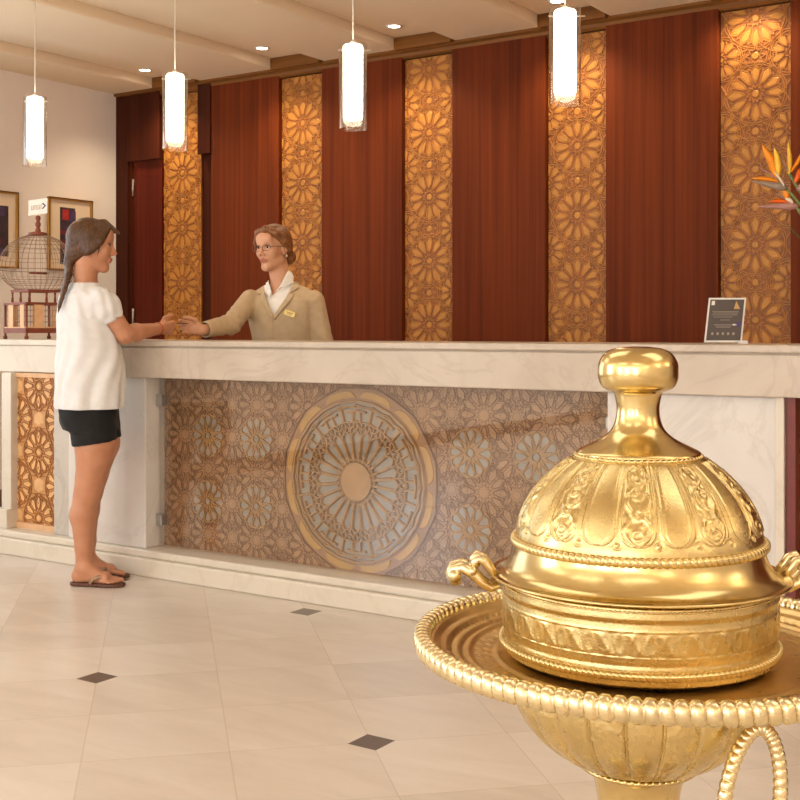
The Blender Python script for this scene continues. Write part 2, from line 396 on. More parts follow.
class Carve:
    def __init__(s, x0, z0, W, H, Y): s.x0, s.z0, s.W, s.H, s.Y = x0, z0, W, H, Y; s.mb = MB(); s.holes = []
    def P(s, u, v, h): return (s.x0+u, s.Y-h, s.z0+v)
    def blocked(s, p): return any((p[0]-c[0])**2+(p[1]-c[1])**2 < c[2]**2 for c in s.holes)
    def seg(s, p, q, w, h, mi, test=True):
        mg = w*.6; c = clipseg((p[0]-mg, p[1]-mg), (q[0]-mg, q[1]-mg), s.W-2*mg, s.H-2*mg)
        if c is None: return
        p, q = [(k[0]+mg, k[1]+mg) for k in c]
        if test and s.holes:
            if s.blocked(p) and s.blocked(q): return
            if s.blocked(p) or s.blocked(q):
                a, b = (p, q) if s.blocked(q) else (q, p); lo, hi = 0.0, 1.0
                for _ in range(12):
                    m = (lo+hi)/2; t = (a[0]+m*(b[0]-a[0]), a[1]+m*(b[1]-a[1]))
                    if s.blocked(t): hi = m
                    else: lo = m
                p, q = a, (a[0]+lo*(b[0]-a[0]), a[1]+lo*(b[1]-a[1]))
        dx, dy = q[0]-p[0], q[1]-p[1]; l = math.hypot(dx, dy)
        if l < 1e-4: return
        nx, ny = -dy/l*w/2, dx/l*w/2; ex, ey = dx/l*w*.25, dy/l*w*.25
        p = (p[0]-ex, p[1]-ey); q = (q[0]+ex, q[1]+ey); k = .55
        B = [(p[0]-nx, p[1]-ny), (p[0]+nx, p[1]+ny), (q[0]+nx, q[1]+ny), (q[0]-nx, q[1]-ny)]
        T = [(p[0]-nx*k, p[1]-ny*k), (p[0]+nx*k, p[1]+ny*k), (q[0]+nx*k, q[1]+ny*k), (q[0]-nx*k, q[1]-ny*k)]
        s.mb.add([s.P(*b, 0) for b in B]+[s.P(*t, h) for t in T],
                 [(4, 5, 6, 7), (0, 4, 7, 3), (1, 2, 6, 5), (0, 1, 5, 4), (3, 7, 6, 2)], mi)
    def line(s, pts, w, h, mi, closed=False, test=True):
        pts = list(pts)
        for i in range(len(pts) if closed else len(pts)-1): s.seg(pts[i], pts[(i+1) % len(pts)], w, h, mi, test)
    def poly(s, pts, h, mi, inset=.8, test=True, h0=0.0):
        pts = clippoly(list(pts), s.W, s.H)
        if len(pts) < 3: return
        if test and any(s.blocked(p) for p in pts): return
        cx = sum(p[0] for p in pts)/len(pts); cy = sum(p[1] for p in pts)/len(pts); n = len(pts)
        T = [(cx+(p[0]-cx)*inset, cy+(p[1]-cy)*inset) for p in pts]
        s.mb.add([s.P(*p, h0) for p in pts]+[s.P(*t, h) for t in T],
                 [tuple(range(n, 2*n))]+[(i, (i+1) % n, n+(i+1) % n, n+i) for i in range(n)], mi)
    def disc(s, c, r, h, mi, n=40, r0=0.0):
        a = [2*math.pi*i/n for i in range(n)]
        o = [s.P(c[0]+r*math.cos(t), c[1]+r*math.sin(t), h) for t in a]
        b = [s.P(c[0]+r*math.cos(t), c[1]+r*math.sin(t), 0) for t in a]
        s.mb.add(o+b, [tuple(range(n))]+[(i, n+i, n+(i+1) % n, (i+1) % n) for i in range(n)], mi)
def pol(c, r, a): return (c[0]+r*math.cos(a), c[1]+r*math.sin(a))
def rosette(cv, c, R, n=12, w=.006, h=.006, ms=1, mp=2, ph=0.0, fill=True):
    st = 2*math.pi/n
    for k in range(n):
        a = ph+k*st; b = a+st/2
        tip = pol(c, R, a); s1, s0 = pol(c, R*.8, a+st*.36), pol(c, R*.8, a-st*.36)
        i1, i0 = pol(c, R*.46, a+st*.3), pol(c, R*.46, a-st*.3); it = pol(c, R*.36, a)
        hexa = [tip, s1, i1, it, i0, s0]
        if fill: cv.poly([(c[0]+(p[0]-c[0])*1.0, c[1]+(p[1]-c[1])*1.0) for p in hexa], h*.8, mp, .72)
        cv.line(hexa, w, h, ms, True)
        cv.line([s1, pol(c, R*.9, b), pol(c, R*.8, a+st*.64)], w, h, ms)
        cv.line([pol(c, R*.30, b), pol(c, R*.19, a), pol(c, R*.30, a-st/2)], w*.9, h, ms)
        cv.line([tip, pol(c, R*1.0, b), pol(c, R, a+st)], w, h, ms)
    if fill: cv.poly([pol(c, R*.13, i*st) for i in range(n)], h*.8, mp, .8)
def small_star(cv, c, R, n, w, h, ms, mp, ph=0.0):
    st = 2*math.pi/n; pts = []
    for k in range(n): pts += [pol(c, R, ph+k*st), pol(c, R*.55, ph+(k+.5)*st)]
    cv.line(pts, w, h, ms, True)
    cv.poly([pol(c, R*.42, ph+k*st) for k in range(n)], h*.8, mp, .75)
def field(cv, du, dv, R, w, h, ms, mp, u0=0.0, v0=0.0, n=12):
    i0, i1 = int(math.floor(-u0/du))-1, int(math.ceil((cv.W-u0)/du))+1; j1 = int(math.ceil((cv.H-v0)/dv))+1
    for i in range(i0, i1+1):
        for j in range(-2-int(v0/dv), j1+1):
            c = (u0+i*du, v0+j*dv)
            for cc in (c, (c[0]+du/2, c[1]+dv/2)):
                if -R < cc[0] < cv.W+R and -R < cc[1] < cv.H+R: rosette(cv, cc, R, n, w, h, ms, mp)
            for cc in ((c[0]+du/2, c[1]), (c[0], c[1]+dv/2)):
                if -.1 < cc[0] < cv.W+.1 and -.1 < cc[1] < cv.H+.1:
                    small_star(cv, cc, min(du, dv)*.5-R*.62 if min(du, dv)*.5-R*.62 > .03 else .035, 6, w, h, ms, mp, math.pi/2)
                    for sx in (-1, 1):
                        for sy in (-1, 1):
                            cv.seg((cc[0]+sx*du*.02, cc[1]+sy*dv*.12), (cc[0]+sx*du*.16, cc[1]+sy*dv*.24), w, h, ms)
pl = ['behind the customer and door', 'behind the receptionist', 'right of the receptionist', 'behind the nearest hanging lamp', 'behind the small tablet sign', 'past the right edge']
for i, (a, b) in enumerate(bays[:5]):
    a += .003; b -= .003; W = b-a; z0 = .9; H = CORN-z0-.004
    cv = Carve(a, z0, W, H, WY-.012); cv.mb.box(a, b, WY-.012, WY-.001, 0, CORN-.004, 0)
    u0, v0 = W/2, (.19, .05, .28, .12, .30)[i]
    f1, f2, f3 = .0048, .0050, .38
    R1 = min(.148, W*.43); R2 = min(.105, W*.3)
    for j in range(-1, 8):
        c = (u0, v0+j*f3)
        rosette(cv, c, R1, 12, f1, f2, 1, 2)
        cv.line([pol(c, R1*1.09, (k+.5)*math.pi/6) for k in range(12)], f1*.8, f2, 1, True)
        for sx in (-1, 1):
            e = (u0+sx*W/2, v0+(j+.5)*f3); rosette(cv, e, R2, 10, f1, f2, 1, 2, math.pi/10)
            cv.line([pol(e, R2*1.13, k*math.pi/5) for k in range(10)], f1*.8, f2, 1, True)
            cv.line([(u0+sx*W*.12, v0+(j+.39)*f3), (u0+sx*W*.3, v0+(j+.5)*f3), (u0+sx*W*.12, v0+(j+.61)*f3)], f1, f2, 1)
            cv.line([(u0+sx*W*.5, v0+(j-.16)*f3), (u0+sx*W*.4, v0+j*f3), (u0+sx*W*.5, v0+(j+.16)*f3)], f1, f2, 1)
        h = (u0, v0+(j+.5)*f3); small_star(cv, h, .05, 8, f1, f2, 1, 2)
        cv.line([pol(h, .062, (k+.5)*math.pi/4) for k in range(8)], f1*.8, f2, 1, True)
    nm = ['gilt lattice wall panel nearest the dark door at left', 'gilt lattice wall panel directly behind the receptionist', '',
          'gilt lattice wall panel behind the largest hanging lamp', 'gilt lattice wall panel behind the slanted sign card and orange flowers'][i]
    if i == 2: nm = 'gilt lattice wall panel between receptionist and largest hanging lamp'
    tag(cv.mb.build('lattice_panel', [M['gilt_ground'], M['gilt_strap'], M['gilt_petal']]), nm, 'wall panel', 'gilt lattice panels on the back wall')

# ------------------------------------------------------------------ reception desk
FY, GY, PY = 4.0, 4.085, 4.125
PX0, PX1 = -4.657, -4.12
QX0, QX1 = atY(607, FY), atY(785, FY)
EX = -.25
desk = empty('reception_desk', ((PX1+QX0)/2, 4.2, 0))
tag(desk, 'long beige marble reception desk with carved wooden front behind glass', 'reception desk')
inv = Matrix.Translation(-desk.location)
def deskpart(mb, name, m, **kw):
    parent = kw.pop('parent', None)
    o = mb.build(name, m, **kw); o.parent = parent or desk
    if parent is None: o.matrix_parent_inverse = inv
    return o
pm = MB(); pm.box(-5.26, EX, 3.95, 4.5, 0, .085); pm.box(-5.26, EX, 3.972, 4.5, .085, .12)
deskpart(pm, 'plinth', M['cream_slab'], bevel=.008)
deskpart(MB().box(PX0, PX1, FY, 4.4, .12, .927), 'pilaster', M['white_marble'], bevel=.006)
deskpart(MB().box(QX0, QX1, FY, 4.4, .12, .927), 'pilaster', M['white_marble'], bevel=.006)
deskpart(MB().box(QX1-.03, QX1, FY-.012, FY, .12, .927), 'edge_strip', M['cream_slab'], bevel=.003)
deskpart(MB().box(-5.2, EX, 4.3, 4.46, .12, .927), 'back_board', M['walnut_dark'])
# left bay: posts, carved amber panel
lp0, lp1 = atY(17, 4.07), atY(60, 4.07)
deskpart(MB().box(lp0-.075, lp0, 4.03, 4.3, .12, .927).box(lp0-.105, lp0+.004, 4.0, 4.3, .12, .22), 'post', M['cream_slab'], bevel=.005)
deskpart(MB().box(lp1, PX0, 4.03, 4.3, .12, .927), 'post', M['grey_marble'], bevel=.004)
cv = Carve(lp0, .15, lp1-lp0, .755, 4.075); cv.mb.box(lp0, lp1, 4.075, 4.12, .15, .905, 0)
field(cv, lp1-lp0, .34, .115, .0055, .005, 1, 2, (lp1-lp0)/2, .37)
deskpart(cv.mb, 'carved_panel', [M['left_ground'], M['left_strap'], M['left_petal']])
deskpart(MB().box(lp0, lp1, 4.06, 4.1, .12, .15), 'panel_rail', M['cage_pale'])
deskpart(MB().box(lp0, lp1, 4.06, 4.1, .905, .927), 'panel_rail', M['cage_pale'])
# main bay: carved wooden panel with pierced rosettes
W, z0, H = QX0-PX1, .12, .807
cv = Carve(PX1, z0, W, H, PY); cv.mb.box(PX1, QX0, PY, PY+.04, z0, z0+H, 0)
C0 = (-2.975-PX1, .505-z0)
RB = .345
cv.holes = [(C0[0], C0[1], RB+.055)]
smalls = [(C0[0]+sx, C0[1]+sz) for sx in (-.86, -.565, .555, .85) for sz in (-.153, .153)]
cv.holes += [(c[0], c[1], .1) for c in smalls]
field(cv, .295, .306, .112, .0042, .003, 5, 2, smalls[0][0]+.1475, smalls[0][1])
field(cv, .295, .306, .075, .0032, .0025, 5, 2, smalls[0][0], smalls[0][1], 10)
cv.holes = []
for c in smalls:
    cv.disc(c, .1, .003, 1)
    for k in range(12):
        a = 2*math.pi*k/12; st = 2*math.pi/12
        pet = [pol(c, .044, a), pol(c, .054, a-st*.2), pol(c, .076, a-st*.34), pol(c, .088, a-st*.26), pol(c, .092, a), pol(c, .088, a+st*.26), pol(c, .076, a+st*.34), pol(c, .054, a+st*.2)]
        cv.poly(pet, .0036, 4, .93, h0=.003)
        cv.line([pol(c, .037, a), pol(c, .052, a-st*.32), pol(c, .076, a-st*.45), pol(c, .09, a-st*.38), pol(c, .097, a), pol(c, .09, a+st*.38), pol(c, .076, a+st*.45), pol(c, .052, a+st*.32)], .0075, .012, 1, True)
        cv.seg(pol(c, .02, a+st/2), pol(c, .038, a), .004, .008, 3)
    cv.disc(c, .014, .004, 4, 16)
    cv.line([pol(c, .017, 2*math.pi*k/16) for k in range(16)], .007, .012, 1, True)
# large rosette
cv.disc(C0, RB+.052, .003, 0, 72)
for k in range(12):
    st = 2*math.pi/12; a = st*(k+.5)
    pts = [pol(C0, RB+.012, a+st*t) for t in np.linspace(-.44, .44, 13)]
    outp = [pol(C0, RB+.042-.026*(abs(t)/.44)**6, a+st*t) for t in np.linspace(.44, -.44, 13)]
    cv.poly(pts+outp, .008, 3, .96, h0=.003)
    cv.line([pol(C0, RB+.052, a-st/2), pol(C0, RB+.062, a), pol(C0, RB+.052, a+st/2)], .006, .008, 5)
cv.disc(C0, RB, .0045, 4, 72)
TW, TH = .015, .02
def ring(r, n, ph=0.0, w=TW, h=TH, mi=1): cv.line([pol(C0, r, ph+2*math.pi*k/n) for k in range(n)], w, h, mi, True)
ring(RB-.002, 24, 0, .012, .02); ring(.327, 12, 0, .009); ring(.327, 12, math.pi/12, .009)
st = 2*math.pi/24
for k in range(24):
    a = st*k; b = a+st/2
    cv.line([pol(C0, .088, b), pol(C0, .125, b), pol(C0, .185, b)], .016, TH, 1)
    cv.line([pol(C0, .088, b), pol(C0, .1, a), pol(C0, .088, a-st/2)], .008, TH, 1)
    cv.line([pol(C0, .185, b), pol(C0, .206, a+st*.33), pol(C0, .217, a), pol(C0, .206, a-st*.33), pol(C0, .185, a-st/2)], .0095, TH, 1)
    cv.line([pol(C0, .185, b), pol(C0, .222, b), pol(C0, .238, a+st*.22), pol(C0, .217, a), pol(C0, .238, a-st*.22), pol(C0, .222, b-st)], .0085, TH, 1)
    cv.line([pol(C0, .222, b), pol(C0, .252, b)], .008, TH, 1)
    cv.line([pol(C0, .238, a+st*.22), pol(C0, .258, a), pol(C0, .238, a-st*.22)], .0085, TH, 1)
    cv.line([pol(C0, .258, a), pol(C0, .252, b), pol(C0, .258, a+st)], .0085, TH, 1)
    if k % 2: cv.line([pol(C0, .255, a), pol(C0, .318, a)], .013, TH, 1)
    else:
        cv.line([pol(C0, .258, a+st*.28), pol(C0, .298, a+st*.24)], .0115, TH, 1); cv.line([pol(C0, .258, a-st*.28), pol(C0, .298, a-st*.24)], .0115, TH, 1)
        cv.line([pol(C0, .298, a+st*.6), pol(C0, .302, a), pol(C0, .298, a-st*.6)], .013, TH, 1)
cv.disc(C0, .078, .022, 1, 40); ring(.08, 30, 0, .01, .024); ring(.09, 48, 0, .006, .018, 2)
main = deskpart(cv.mb, 'carved_panel', [M['desk_ground'], M['desk_strap'], M['desk_petal'], M['desk_gold'], M['desk_pale'], M['desk_line']])
main['label'] = 'brown carved panel with one large and eight small pierced rosettes'
gl = deskpart(MB().box(PX1+.012, QX0-.002, GY-.005, GY+.005, .135, .925), 'glass_pane', M['glass'])
for (x, y) in ((PX1, 400), (PX1, 519)):
    z = zat(158, y, GY); MB().box(x-.006, x+.036, GY-.018, GY+.018, z-.027, z+.027).build('glass_clamp', M['steel'], bevel=.004).parent = gl
for (x, y) in ((QX0, 422), (QX0, 560)):
    z = zat(600, y, GY); MB().box(x-.036, x+.004, GY-.018, GY+.018, z-.022, z+.022).build('glass_clamp', M['steel'], bevel=.004).parent = gl
gl['label'] = 'clear glass pane held by square steel clamps'
# right bay: russet carved panel in a dark red frame
rx0 = QX1+.004
M['red_frame'] = plain('dark_red_frame', rgb(112, 40, 30), .4, 0, .1)
for fx in (rx0, EX-.04): deskpart(MB().box(fx, fx+.03, 4.0, 4.08, .12, .927), 'panel_frame', M['red_frame'])
cv = Carve(rx0+.03, .12, EX-.04-rx0-.03, .807, 4.05); cv.mb.box(rx0+.03, EX-.04, 4.05, 4.09, .12, .927, 0)
field(cv, .4, .4, .13, .0065, .005, 1, 2, .1, .2)
deskpart(cv.mb, 'carved_panel', [M['red_ground'], M['desk_strap'], M['desk_petal']])
# tops
ct = MB(); ct.box(PX0-.002, EX+.02, 3.965, 4.5, .927, 1.068).box(PX0-.002, EX+.02, 3.958, 4.51, 1.074, 1.1).box(PX0, EX+.018, 3.972, 4.49, 1.066, 1.076)
tag(ct.build('countertop', M['slab'], bevel=.006), 'thick veined beige marble countertop of the reception desk', 'countertop')
ct = MB(); ct.box(WX+.001, PX0-.004, 4.07, 4.62, .93, 1.07).box(WX+.001, PX0-.004, 4.06, 4.63, 1.07, 1.1)
tag(ct.build('countertop', M['cream_slab'], bevel=.005), 'smooth cream side countertop under the birdcage', 'countertop')

# ------------------------------------------------------------------ hanging lamps and recessed lights
def pendant(X, Y, label):
    t = empty('pendant_lamp', (X, Y, 1.992)); tag(t, label, 'lamp', 'glass cylinder lamps over the desk')
    Hh = .357
    MB().lathe([(.059, 0), (.059, Hh), (.0565, Hh), (.0565, .004), (.0565, 0), (.059, 0)], 40).build('glass_cylinder', M['lamp_glass'], t)
    MB().lathe([(.0, .042), (.035, .042), (.041, .048), (.042, Hh-.012), (.037, Hh-.004), (0, Hh-.004)], 36).build('inner_shade', M['lamp'], t)
    MB().tube([(0, 0, Hh-.01), (0, 0, CZ-1.992)], .0025, 6).build('cable', M['white_metal'], t)
    MB().lathe([(0, Hh+.012), (.012, Hh+.01), (.014, Hh-.006), (0, Hh-.006)], 16).build('cable_grip', M['white_metal'], t)
    MB().tube([(-.062*RT[0], -.062*RT[1], Hh-.025), (.075*RT[0], .075*RT[1], Hh-.025)], .0025, 6).build('support_pin', M['white_metal'], t)
    return t
for (x, Y, lab) in ((35, 4.05, 'lit glass cylinder lamp hanging farthest left by the cream wall'),
                    (175, 4.05, 'lit glass cylinder lamp hanging above the handshake, second from left'),
                    (353, 4.05, 'lit glass cylinder lamp hanging third from left, right of the receptionist'),
                    (565, 4.05, 'lit glass cylinder lamp hanging nearest the camera, largest of the four')):
    pendant(atY(x, Y), Y, lab)
for x, y, lab in ((145, 70, 'small round recessed ceiling light left of the second lamp'), (262, 48, 'small round recessed ceiling light between second and third lamps'),
                  (394, 26, 'small round recessed ceiling light right of the third lamp'), (557, 1, 'small round recessed ceiling light above the nearest lamp'),
                  (745, -22, None)):
    z = CZ+CH; p = px(x, y, (z-EYE)*FPX/(HOR-y)); X, Y = p[0], p[1]
    if lab:
        t = empty('recessed_light', (X, Y, z)); tag(t, lab, 'ceiling light', 'recessed lights along the back wall')
        MB().lathe([(.032, -.001), (.042, -.006), (.048, -.002), (.048, 0)], 24).build('trim_ring', M['white_metal'], t)
        MB().lathe([(0, -.0022), (.034, -.0022)], 24).build('lens', M['spot'], t)
    l = bpy.data.lights.new('downlight', 'SPOT'); l.energy = 36; l.color = (1, .80, .54); l.spot_size = math.radians(120); l.spot_blend = .9; l.shadow_soft_size = .04
    o = bpy.data.objects.new('downlight', l); COL.objects.link(o); o.location = (X, Y, z-.02)
# ------------------------------------------------------------------ foreground: brass dish, tray and stand
BD = 1.34
BC = px(638, 400, BD)
bx, by = BC[0], BC[1]
TZ = .786                                    # top of the tray's well
def gauss(d, s): return np.exp(-(d/s)**2)
def beads(mb, r, z, br, n, mi=0, sq=1.0):
    for k in range(n):
        a = 2*math.pi*k/n; mb.ball((r*math.cos(a), r*math.sin(a), z), br, 6, mi, (1, 1, sq))
    mb.tube([(r*math.cos(a), r*math.sin(a), z-br*.25) for a in np.linspace(0, 2*math.pi, 97)[:-1]], br*.72, 6, mi, closed=True)
def rope(mb, r, z, tr, n, tw=.15, depth=.22, seg=10, mi=0, m=14, tall=1.0):
    nn = n*seg; i = np.arange(nn)[:, None]; a = 2*math.pi*i/nn; b = 2*math.pi*np.arange(m)[None, :]/m
    p = np.abs(np.mod(i/seg+tw*np.sin(b), 1)-.5)*2
    q = tr*(1-depth*np.exp(-((1-p)/.3)**2)-.06*(1-np.sqrt(np.clip(1-p**2, 0, 1))))
    cb, sb = np.sign(np.cos(b))*np.abs(np.cos(b))**.8, np.sign(np.sin(b))*np.abs(np.sin(b))**.8
    V = np.stack([(r+q*cb)*np.cos(a), (r+q*cb)*np.sin(a), z+q*sb*tall+0*a], -1).reshape(-1, 3); F = []
    for i in range(nn):
        for k in range(m): F.append((i*m+k, ((i+1) % nn)*m+k, ((i+1) % nn)*m+(k+1) % m, i*m+(k+1) % m))
    mb.add(V, F, mi, True)
def dense(prof, n):
    prof = np.asarray(prof, float); s = np.r_[0, np.cumsum(np.hypot(*np.diff(prof, axis=0).T))]
    t = np.linspace(0, s[-1], n); return np.stack([np.interp(t, s, prof[:, 0]), np.interp(t, s, prof[:, 1])], 1)
def smoothprof(pts, n):                      # Catmull-Rom through the points
    P = [np.array(p, float) for p in pts]; P = [2*P[0]-P[1]]+P+[2*P[-1]-P[-2]]; out = []
    for i in range(1, len(P)-2):
        for t in np.linspace(0, 1, 14, endpoint=False):
            a, b, c, d = P[i-1:i+3]
            out.append(.5*((2*b)+(-a+c)*t+(2*a-5*b+4*c-d)*t*t+(-a+3*b-3*c+d)*t**3))
    out.append(P[-2]); return dense(out, n)
dish = empty('covered_dish', (bx, by, TZ), YAW)
tag(dish, 'large brass dish with a domed chased lid and round knob, standing on the tray', 'dish')
Z = lambda z: z-TZ
# lid: dome with alternating chased and plain arched panels
dome = smoothprof([(.1365, Z(.917)), (.135, Z(.927)), (.1285, Z(.947)), (.1175, Z(.967)), (.101, Z(.986)), (.083, Z(1.001)), (.069, Z(1.009))], 170)
sl = np.r_[0, np.cumsum(np.hypot(*np.diff(dome, axis=0).T))]
def dome_fn(R, Zz, th):
    K = 20; w = 2*math.pi/K; base = -math.pi/2-.197
    k = np.round((th-base)/w); a = (th-base-k*w); s = sl[:, None]; arc = a*R
    half = np.maximum(.40*w*R, .004); S0, S1 = .012, sl[-1]-.007
    ends = np.clip((S0+half-s)/half, 0, 1); lim = half*np.sqrt(np.clip(1-ends**2, 0, 1))
    d = np.abs(arc)-lim; d = np.where(s < S0, .004, d)
    odd = (np.mod(k, 2) == 0)
    inside = (d < 0)&(s > S0)&(s < S1)
    h = .0016*gauss(d-.0006, .0016)*(s < S1)
    h = h+np.where(inside, .0016*np.clip(-d/.004, 0, 1), 0)
    q = np.clip((s-S0)/(S1-S0), 0, 1); uu = arc/np.maximum(half, .003)
    x1 = np.abs(uu); vine = np.cos(q*22+2.2*np.cos(uu*3.1))*np.cos(uu*4.2+1.6*np.sin(q*17))
    leaf = gauss(np.abs(np.sin(q*9.5))*.75+.08-x1, .13)+gauss(np.hypot((np.mod(q*4.5, 1)-.5)*1.3, x1*.8)-.28, .1)
    h = h+np.where(inside & odd, .0010*np.clip(leaf, 0, 1)+.0005*vine-.0004, 0)
    fl = np.hypot(np.mod((th-base)/w, 1)-.5, 0)*w*R
    f2 = np.hypot(fl, s-.0135); h = h+.0009*gauss(f2, .0022)-.0008*gauss(f2-.0035, .001)
    return R+h, Zz+h*.6
lid = MB().lathe(dome, 900, fn=dome_fn)
lid_o = lid.build('lid', M['brass_chased'], dish)
fl = smoothprof([(.1365, Z(.913)), (.1385, Z(.903)), (.1425, Z(.893)), (.149, Z(.8835)), (.159, Z(.8785)), (.1655, Z(.8785)), (.1668, Z(.877)), (.1655, Z(.8755)), (.156, Z(.8735)), (.148, Z(.872))], 60)
MB().lathe(fl, 160).build('lid_flare', M['brass'], lid_o)
mb = MB(); rope(mb, .1372, Z(.9145), .0056, 118, .22, .24); beads(mb, .0695, Z(1.0095), .0028, 66); mb.build('bead_ring', M['brass'], lid_o)
kn = smoothprof([(.0695, Z(1.0115)), (.068, Z(1.0145)), (.056, Z(1.0205)), (.043, Z(1.027)), (.033, Z(1.0345)), (.0275, Z(1.0425)), (.0245, Z(1.053)), (.0238, Z(1.063)), (.0252, Z(1.073)), (.0275, Z(1.080)),
                 (.034, Z(1.0825)), (.0405, Z(1.087)), (.0442, Z(1.096)), (.0448, Z(1.105)), (.0432, Z(1.1145)), (.0375, Z(1.1235)), (.0275, Z(1.129)), (.012, Z(1.1312)), (0, Z(1.1315))], 120)
MB().lathe(kn, 72).build('knob', M['brass'], lid_o)
# bowl of the dish with its chased band
pz = lambda z: Z(.8735-(.8735-z)*1.155)
pot = dense([(0, .001), (.122, .001), (.141, pz(.799)), (.1488, pz(.803)), (.1512, pz(.8105)), (.151, pz(.818)), (.1502, pz(.8215)), (.151, pz(.8245)), (.1515, pz(.852)), (.151, pz(.858)), (.1527, pz(.862)), (.152, pz(.871)), (.144, pz(.8735)), (.14, pz(.8735))], 230)
def pot_fn(R, Zz, th):
    z = Zz; c0, c1 = pz(.829), pz(.8505); band = (z > c0)&(z < c1)
    q = (z-(c0+c1)/2)/((c1-c0)/2); n = 30; p = np.mod(th*n/(2*math.pi), 1)-.5
    chev = gauss(np.mod(p+q*.25+.5, 1)-.5, .13)*(np.abs(q) < .85)
    leaf = gauss(np.hypot(np.mod(p*2+.5, 1)-.5, q*.35)-.28, .1)
    h = np.where(band, .0008*chev+.0004*leaf, 0)+.0006*gauss(z-c1-.001, .0008)+.0006*gauss(z-c0+.001, .0008)
    return R+h*(R > .135), Zz
mb = MB().lathe(pot, 720, fn=pot_fn); mb.build('bowl', M['brass_chased'], dish)
mb = MB(); rope(mb, .1516, pz(.8125), .0046, 150, .22, .24); beads(mb, .1530, pz(.8685), .0013, 210); mb.build('bead_ring', M['brass'], dish)
for sg in (-1, 1):                            # cast scroll handles
    mb = MB()
    def Hp(r, z, v=0.0): return (sg*r, v, Z(z))
    for v in (-.012, .012):
        mb.tube([Hp(.157, .868, v), Hp(.166, .8625, v), Hp(.176, .869, v*1.1), Hp(.187, .880, v*1.1), Hp(.198, .886, v), Hp(.207, .8835, v*.8), Hp(.2105, .875, v*.7), Hp(.206, .869, v*.6), Hp(.2005, .8715, v*.6)], [.005, .005, .0055, .0065, .0065, .006, .006, .0055, .005], 10)
        mb.tube([Hp(.160, .877, v), Hp(.1665, .884, v), Hp(.173, .8925, v), Hp(.1805, .8955, v), Hp(.185, .8905, v), Hp(.181, .886, v)], [.004, .005, .0055, .0055, .005, .004], 10)
    mb.tube([Hp(.2065, .8765, -.017), Hp(.2065, .8765, .017)], .0075, 12)
    mb.tube([Hp(.186, .882, -.02), Hp(.188, .884, 0), Hp(.186, .882, .02)], [.004, .0075, .004], 10)
    mb.build('handle', M['brass_pale'], dish)

# tray
tray = empty('brass_tray', (bx+RT[0]*.017, by+RT[1]*.017, 0), YAW)
tag(tray, 'round engraved brass tray with a rope-twist rim under the domed dish', 'tray')
tp = dense([(0, TZ), (.158, TZ), (.163, TZ+.001), (.168, TZ-.001), (.188, TZ), (.1935, TZ+.0035), (.199, TZ+.001), (.204, TZ+.0055), (.211, TZ+.0045), (.216, TZ+.010), (.223, TZ+.0115), (.229, TZ+.017), (.239, TZ+.018), (.239, TZ+.014), (.224, TZ+.006), (.200, TZ-.004), (0, TZ-.005)], 300)
def tray_fn(R, Zz, th):
    top = Zz > TZ-.0025
    R0, R = R, R/1.073
    q = (R-.178)/.009; n = 60; p = np.mod(th*n/(2*math.pi), 1)-.5
    h = np.where(top & (np.abs(q) < 1), .0011*gauss(np.hypot(p*1.4, q*.5)-.3, .12)+.0005*np.cos(th*n*2+q*5), 0)
    q2 = (R-.210)/.004; h = h+np.where(top & (np.abs(q2) < 1), .0006*np.cos(th*120), 0)
    return R0, Zz+h
tp[:, 0] *= 1.073
mb = MB().lathe(tp, 720, fn=tray_fn); mb.build('tray_plate', M['brass_tray'], tray)
mb = MB(); rope(mb, .2590, TZ+.0160, .0105, 118, .1, .24, tall=1.18); mb.build('rope_rim', M['brass_pale'], tray)

# stand: ribbed bowl on a stem and foot
stand = empty('brass_stand', (bx, by, 0), YAW)
tag(stand, 'ribbed brass bowl stand on a stem, holding up the tray', 'stand')
bz = TZ+.0025
bp = smoothprof([(.0, bz-.009), (.08, bz-.009), (.135, bz-.010), (.1395, bz-.014), (.1395, bz-.030), (.135, bz-.055), (.122, bz-.080), (.102, bz-.100), (.082, bz-.114), (.066, bz-.121), (.060, bz-.124)], 160)
def bowl_fn(R, Zz, th):
    K = 22; w = 2*math.pi/K; k = np.round((th+math.pi/2-.14)/w); a = (th+math.pi/2-.14)-k*w
    m = np.clip((R-.06)/.03, 0, 1)*(Zz < bz-.010)
    h = -.0035*gauss((np.abs(a)-w/2)*R, .0016)+.0025*np.cos(a*K/2)
    q = (bz-Zz)/.11; odd = np.mod(k, 2) == 0
    h = h+np.where(odd, .0005*np.cos(q*40+2*np.cos(a*30))*np.cos(a*38+1.4*np.sin(q*30)), +.0001*np.cos(q*160+a*90))
    return R+h*m, Zz
bo = MB().lathe(bp, 660, fn=bowl_fn).build('bowl', M['brass_chased'], stand)
mb = MB(); beads(mb, .064, bz-.1245, .003, 54); mb.build('bead_ring', M['brass'], bo)
sp = smoothprof([(.060, bz-.1245), (.0545, bz-.131), (.050, bz-.140), (.0465, bz-.155), (.040, bz-.20), (.030, bz-.26), (.026, bz-.32), (.032, bz-.36), (.030, bz-.40), (.026, bz-.46), (.034, bz-.56), (.06, bz-.66), (.11, bz-.73), (.15, bz-.76), (.17, .012), (.172, .002), (.165, 0.0), (0, 0.0)], 150)
MB().lathe(sp, 64).build('stem', M['brass'], stand)
